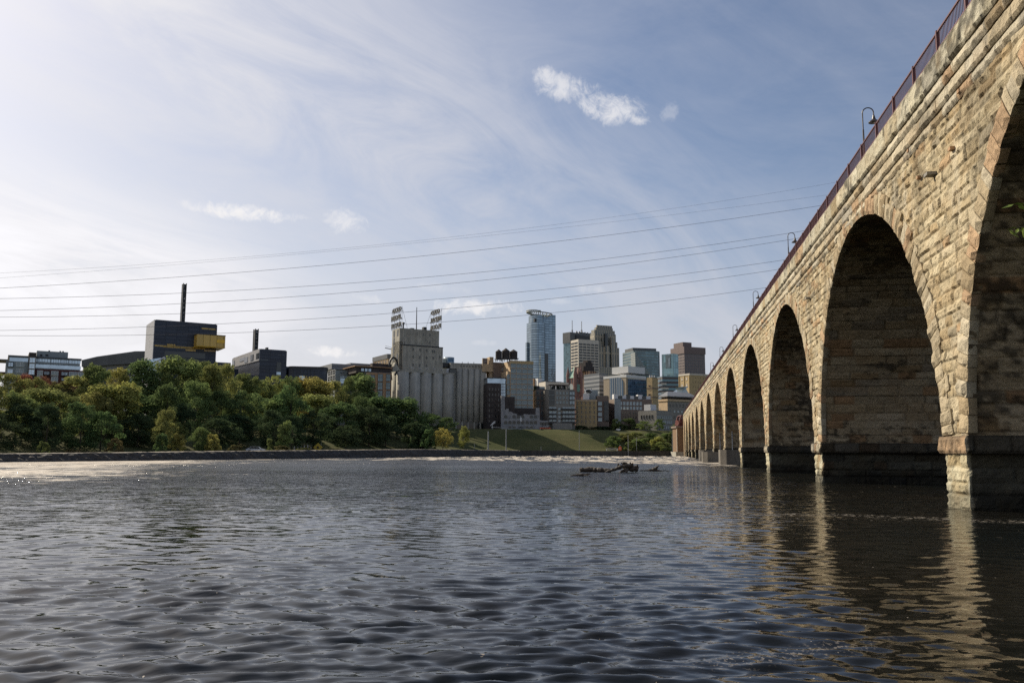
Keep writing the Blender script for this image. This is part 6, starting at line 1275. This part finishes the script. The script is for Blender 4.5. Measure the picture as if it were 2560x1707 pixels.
snag('driftwood', 'large dark driftwood tangle with upturned roots lying in the river', [
    ([D_(390, 352, 1), D_(600, 335, 1), D_(760, 350, .5), D_(1000, 362, 0)], [.22, .34, .27, .2]),
    ([D_(890, 395, -1), D_(1030, 350, -1), D_(1180, 290, -1), D_(1400, 255, 0)], [.12, .18, .24, .18]),
    ([D_(1240, 330, 0), D_(1400, 330, 0), D_(1530, 335, 0)], [.26, .32, .26]),
    ([D_(1190, 330, 0), D_(1160, 285, 0), D_(1130, 228, 0)], [.17, .15, .09]), ([D_(1300, 260, .5), D_(1240, 235, .5), D_(1195, 205, .5)], [.15, .11, .05]), ([D_(1300, 255, .5), D_(1260, 205, .5), D_(1225, 195, .5)], [.12, .1, .05]),
    ([D_(1290, 250, .6), D_(1320, 225, .6), D_(1280, 200, .6)], [.12, .1, .05]), ([D_(1380, 290, 0), D_(1385, 240, 0), D_(1378, 200, 0)], [.17, .13, .07]), ([D_(1420, 290, 0), D_(1425, 240, 0), D_(1420, 208, 0)], [.15, .11, .06]),
    ([D_(1470, 300, 0), D_(1505, 280, 0), D_(1525, 240, 0)], [.2, .15, .06]), ([D_(1500, 330, 0), D_(1525, 300, 0), D_(1530, 285, 0)], [.18, .12, .06]), ([D_(1300, 335, -1), D_(1210, 380, -1), D_(1165, 415, -1)], [.2, .14, .1]), ([D_(1330, 340, -1), D_(1300, 385, -1.4), D_(1280, 410, -1.5)], [.17, .12, .08]),
    ([D_(1300, 262, .4), D_(1360, 240, .4), D_(1390, 238, .4)], [.08, .06, .04])])
snag('driftwood', 'single curved driftwood branch rising from the water right of the big tangle', [([D_(1560, 362, 0), D_(1720, 358, 0), D_(1830, 345, 0), D_(1890, 305, 0), D_(1935, 262, 0)], [.05, .09, .2, .16, .06]), ([D_(1860, 350, 0), D_(2000, 362, 0), D_(2150, 365, 0)], [.14, .06, .03])])
snag('driftwood', 'low flat log barely above the water left of and nearer than the big tangle', [([(at(*cK(210, 470), 71).x, 71, .02), (at(*cK(420, 465), 71).x, 71, .08), (at(*cK(600, 440), 71).x, 71, .16)], [.06, .12, .05]), ([(at(*cK(420, 465), 71).x, 71, .08), (at(*cK(560, 458), 70.6).x, 70.6, .05)], [.06, .03])])

# power lines crossing behind the bridge
W_ = [[(0, 718.3), (560, 691), (974, 642), (1700, 566.6), (2045, 515)], [(0, 745.4), (560, 730), (1060, 692.8), (1700, 621), (2008, 579)], [(0, 775), (560, 756), (1060, 714), (1700, 639), (1997, 597)], [(0, 791.6), (560, 782.7), (1060, 749.5), (1700, 684), (1960, 651.5)],
      [(0, 825), (560, 811.4), (1060, 775.7), (1700, 707), (1945, 675)], [(0, 837), (360, 839), (560, 835), (1060, 806), (1700, 746), (1914, 721)], [(0, 685), (459, 650), (1224, 585), (1800, 503), (2090, 456)], [(0, 694), (535, 656), (918, 618), (1300, 582), (1800, 520), (2070, 489)]]
wl = ['topmost clear', 'second', 'third', 'fourth', 'fifth', 'lowest', 'faint highest', 'faint second highest']
for i, pts in enumerate(W_):
    Yw = lambda x: 150 + .12 * x + i * 1.2
    q = []
    for (px, py) in pts:
        r = ray(px, py); c = r.x / r.y; Y_ = (150 + i * 1.2) / (1 - .12 * c); p = at(px, py, Y_); q.append((p.x, p.z))
    q = np.array(q); cf = np.polyfit(q[:, 0], q[:, 1], 2)
    xs_ = np.linspace(-150, 135, 60); mb = MB(); mb.tube([(x, Yw(x), float(np.polyval(cf, x))) for x in xs_], .028 if i < 6 else .014, 4)
    o = mb.build('power_line', M['wire']); tag(o, wl[i] + ' of the power lines strung across the sky to the bridge', 'power line', 'power lines across the sky')
# small marker posts between the far right wires are omitted: hidden by the bridge

# leafy sapling on the near bank, its twig reaching into the frame at the right edge
sx, sy = 4.15, 4.9
sap = empty('sapling', (sx, sy, gz(sx, sy)), 0, 'green leafy twig hanging in at the right edge in front of the dark arch', 'sapling')
tip = at(2554, 522, 4.6) - sap.location
MB().tube([(0, 0, -.2), (.05, 0, 1.2), (.0, -.05, 2.6), (-.1, -.1, tip.z + .55)], [.035, .03, .022, .014], 7).build('stem', M['bark'], sap)
lf = MB(); tw = MB(); r9 = random.Random(5)
for (j, (dz, dd)) in enumerate(((.07, 0), (-.05, .08), (.12, -.1), (-.01, -.12), (.3, .1), (.5, 0))):
    st = Vector((0.02, -.08, tip.z + .15 + dz * .9)); en = Vector((tip.x + (.0 if j < 2 else .05 + .03 * j), tip.y + dd, tip.z + dz - .04))
    tw.tube([st, st.lerp(en, .5) + Vector((0, 0, .03)), en], [.008, .006, .003], 5)
    for k in range(26):
        f = r9.uniform(.72, 1.04); p = st.lerp(en, f); a = r9.uniform(0, 6.28); L = r9.uniform(.05, .09)
        d = Vector((cos(a) * .8 - .15, sin(a) * .6, -.55 + r9.uniform(-.4, .5))).normalized(); s_ = d.cross(Vector((r9.uniform(-1, 1), r9.uniform(-1, 1), .6))).normalized() * L * .2; u_ = d.cross(s_).normalized() * L * .06
        lf.face([p, p + d * L * .35 + s_, p + d * L, p + d * L * .5 + u_]); lf.face([p, p + d * L * .5 + u_, p + d * L, p + d * L * .35 - s_])
o = lf.build('leaves', mat('fresh_leaf', (.16, .22, .035), .45, .3, 3), sap); tw.build('twig', M['bark'], sap)
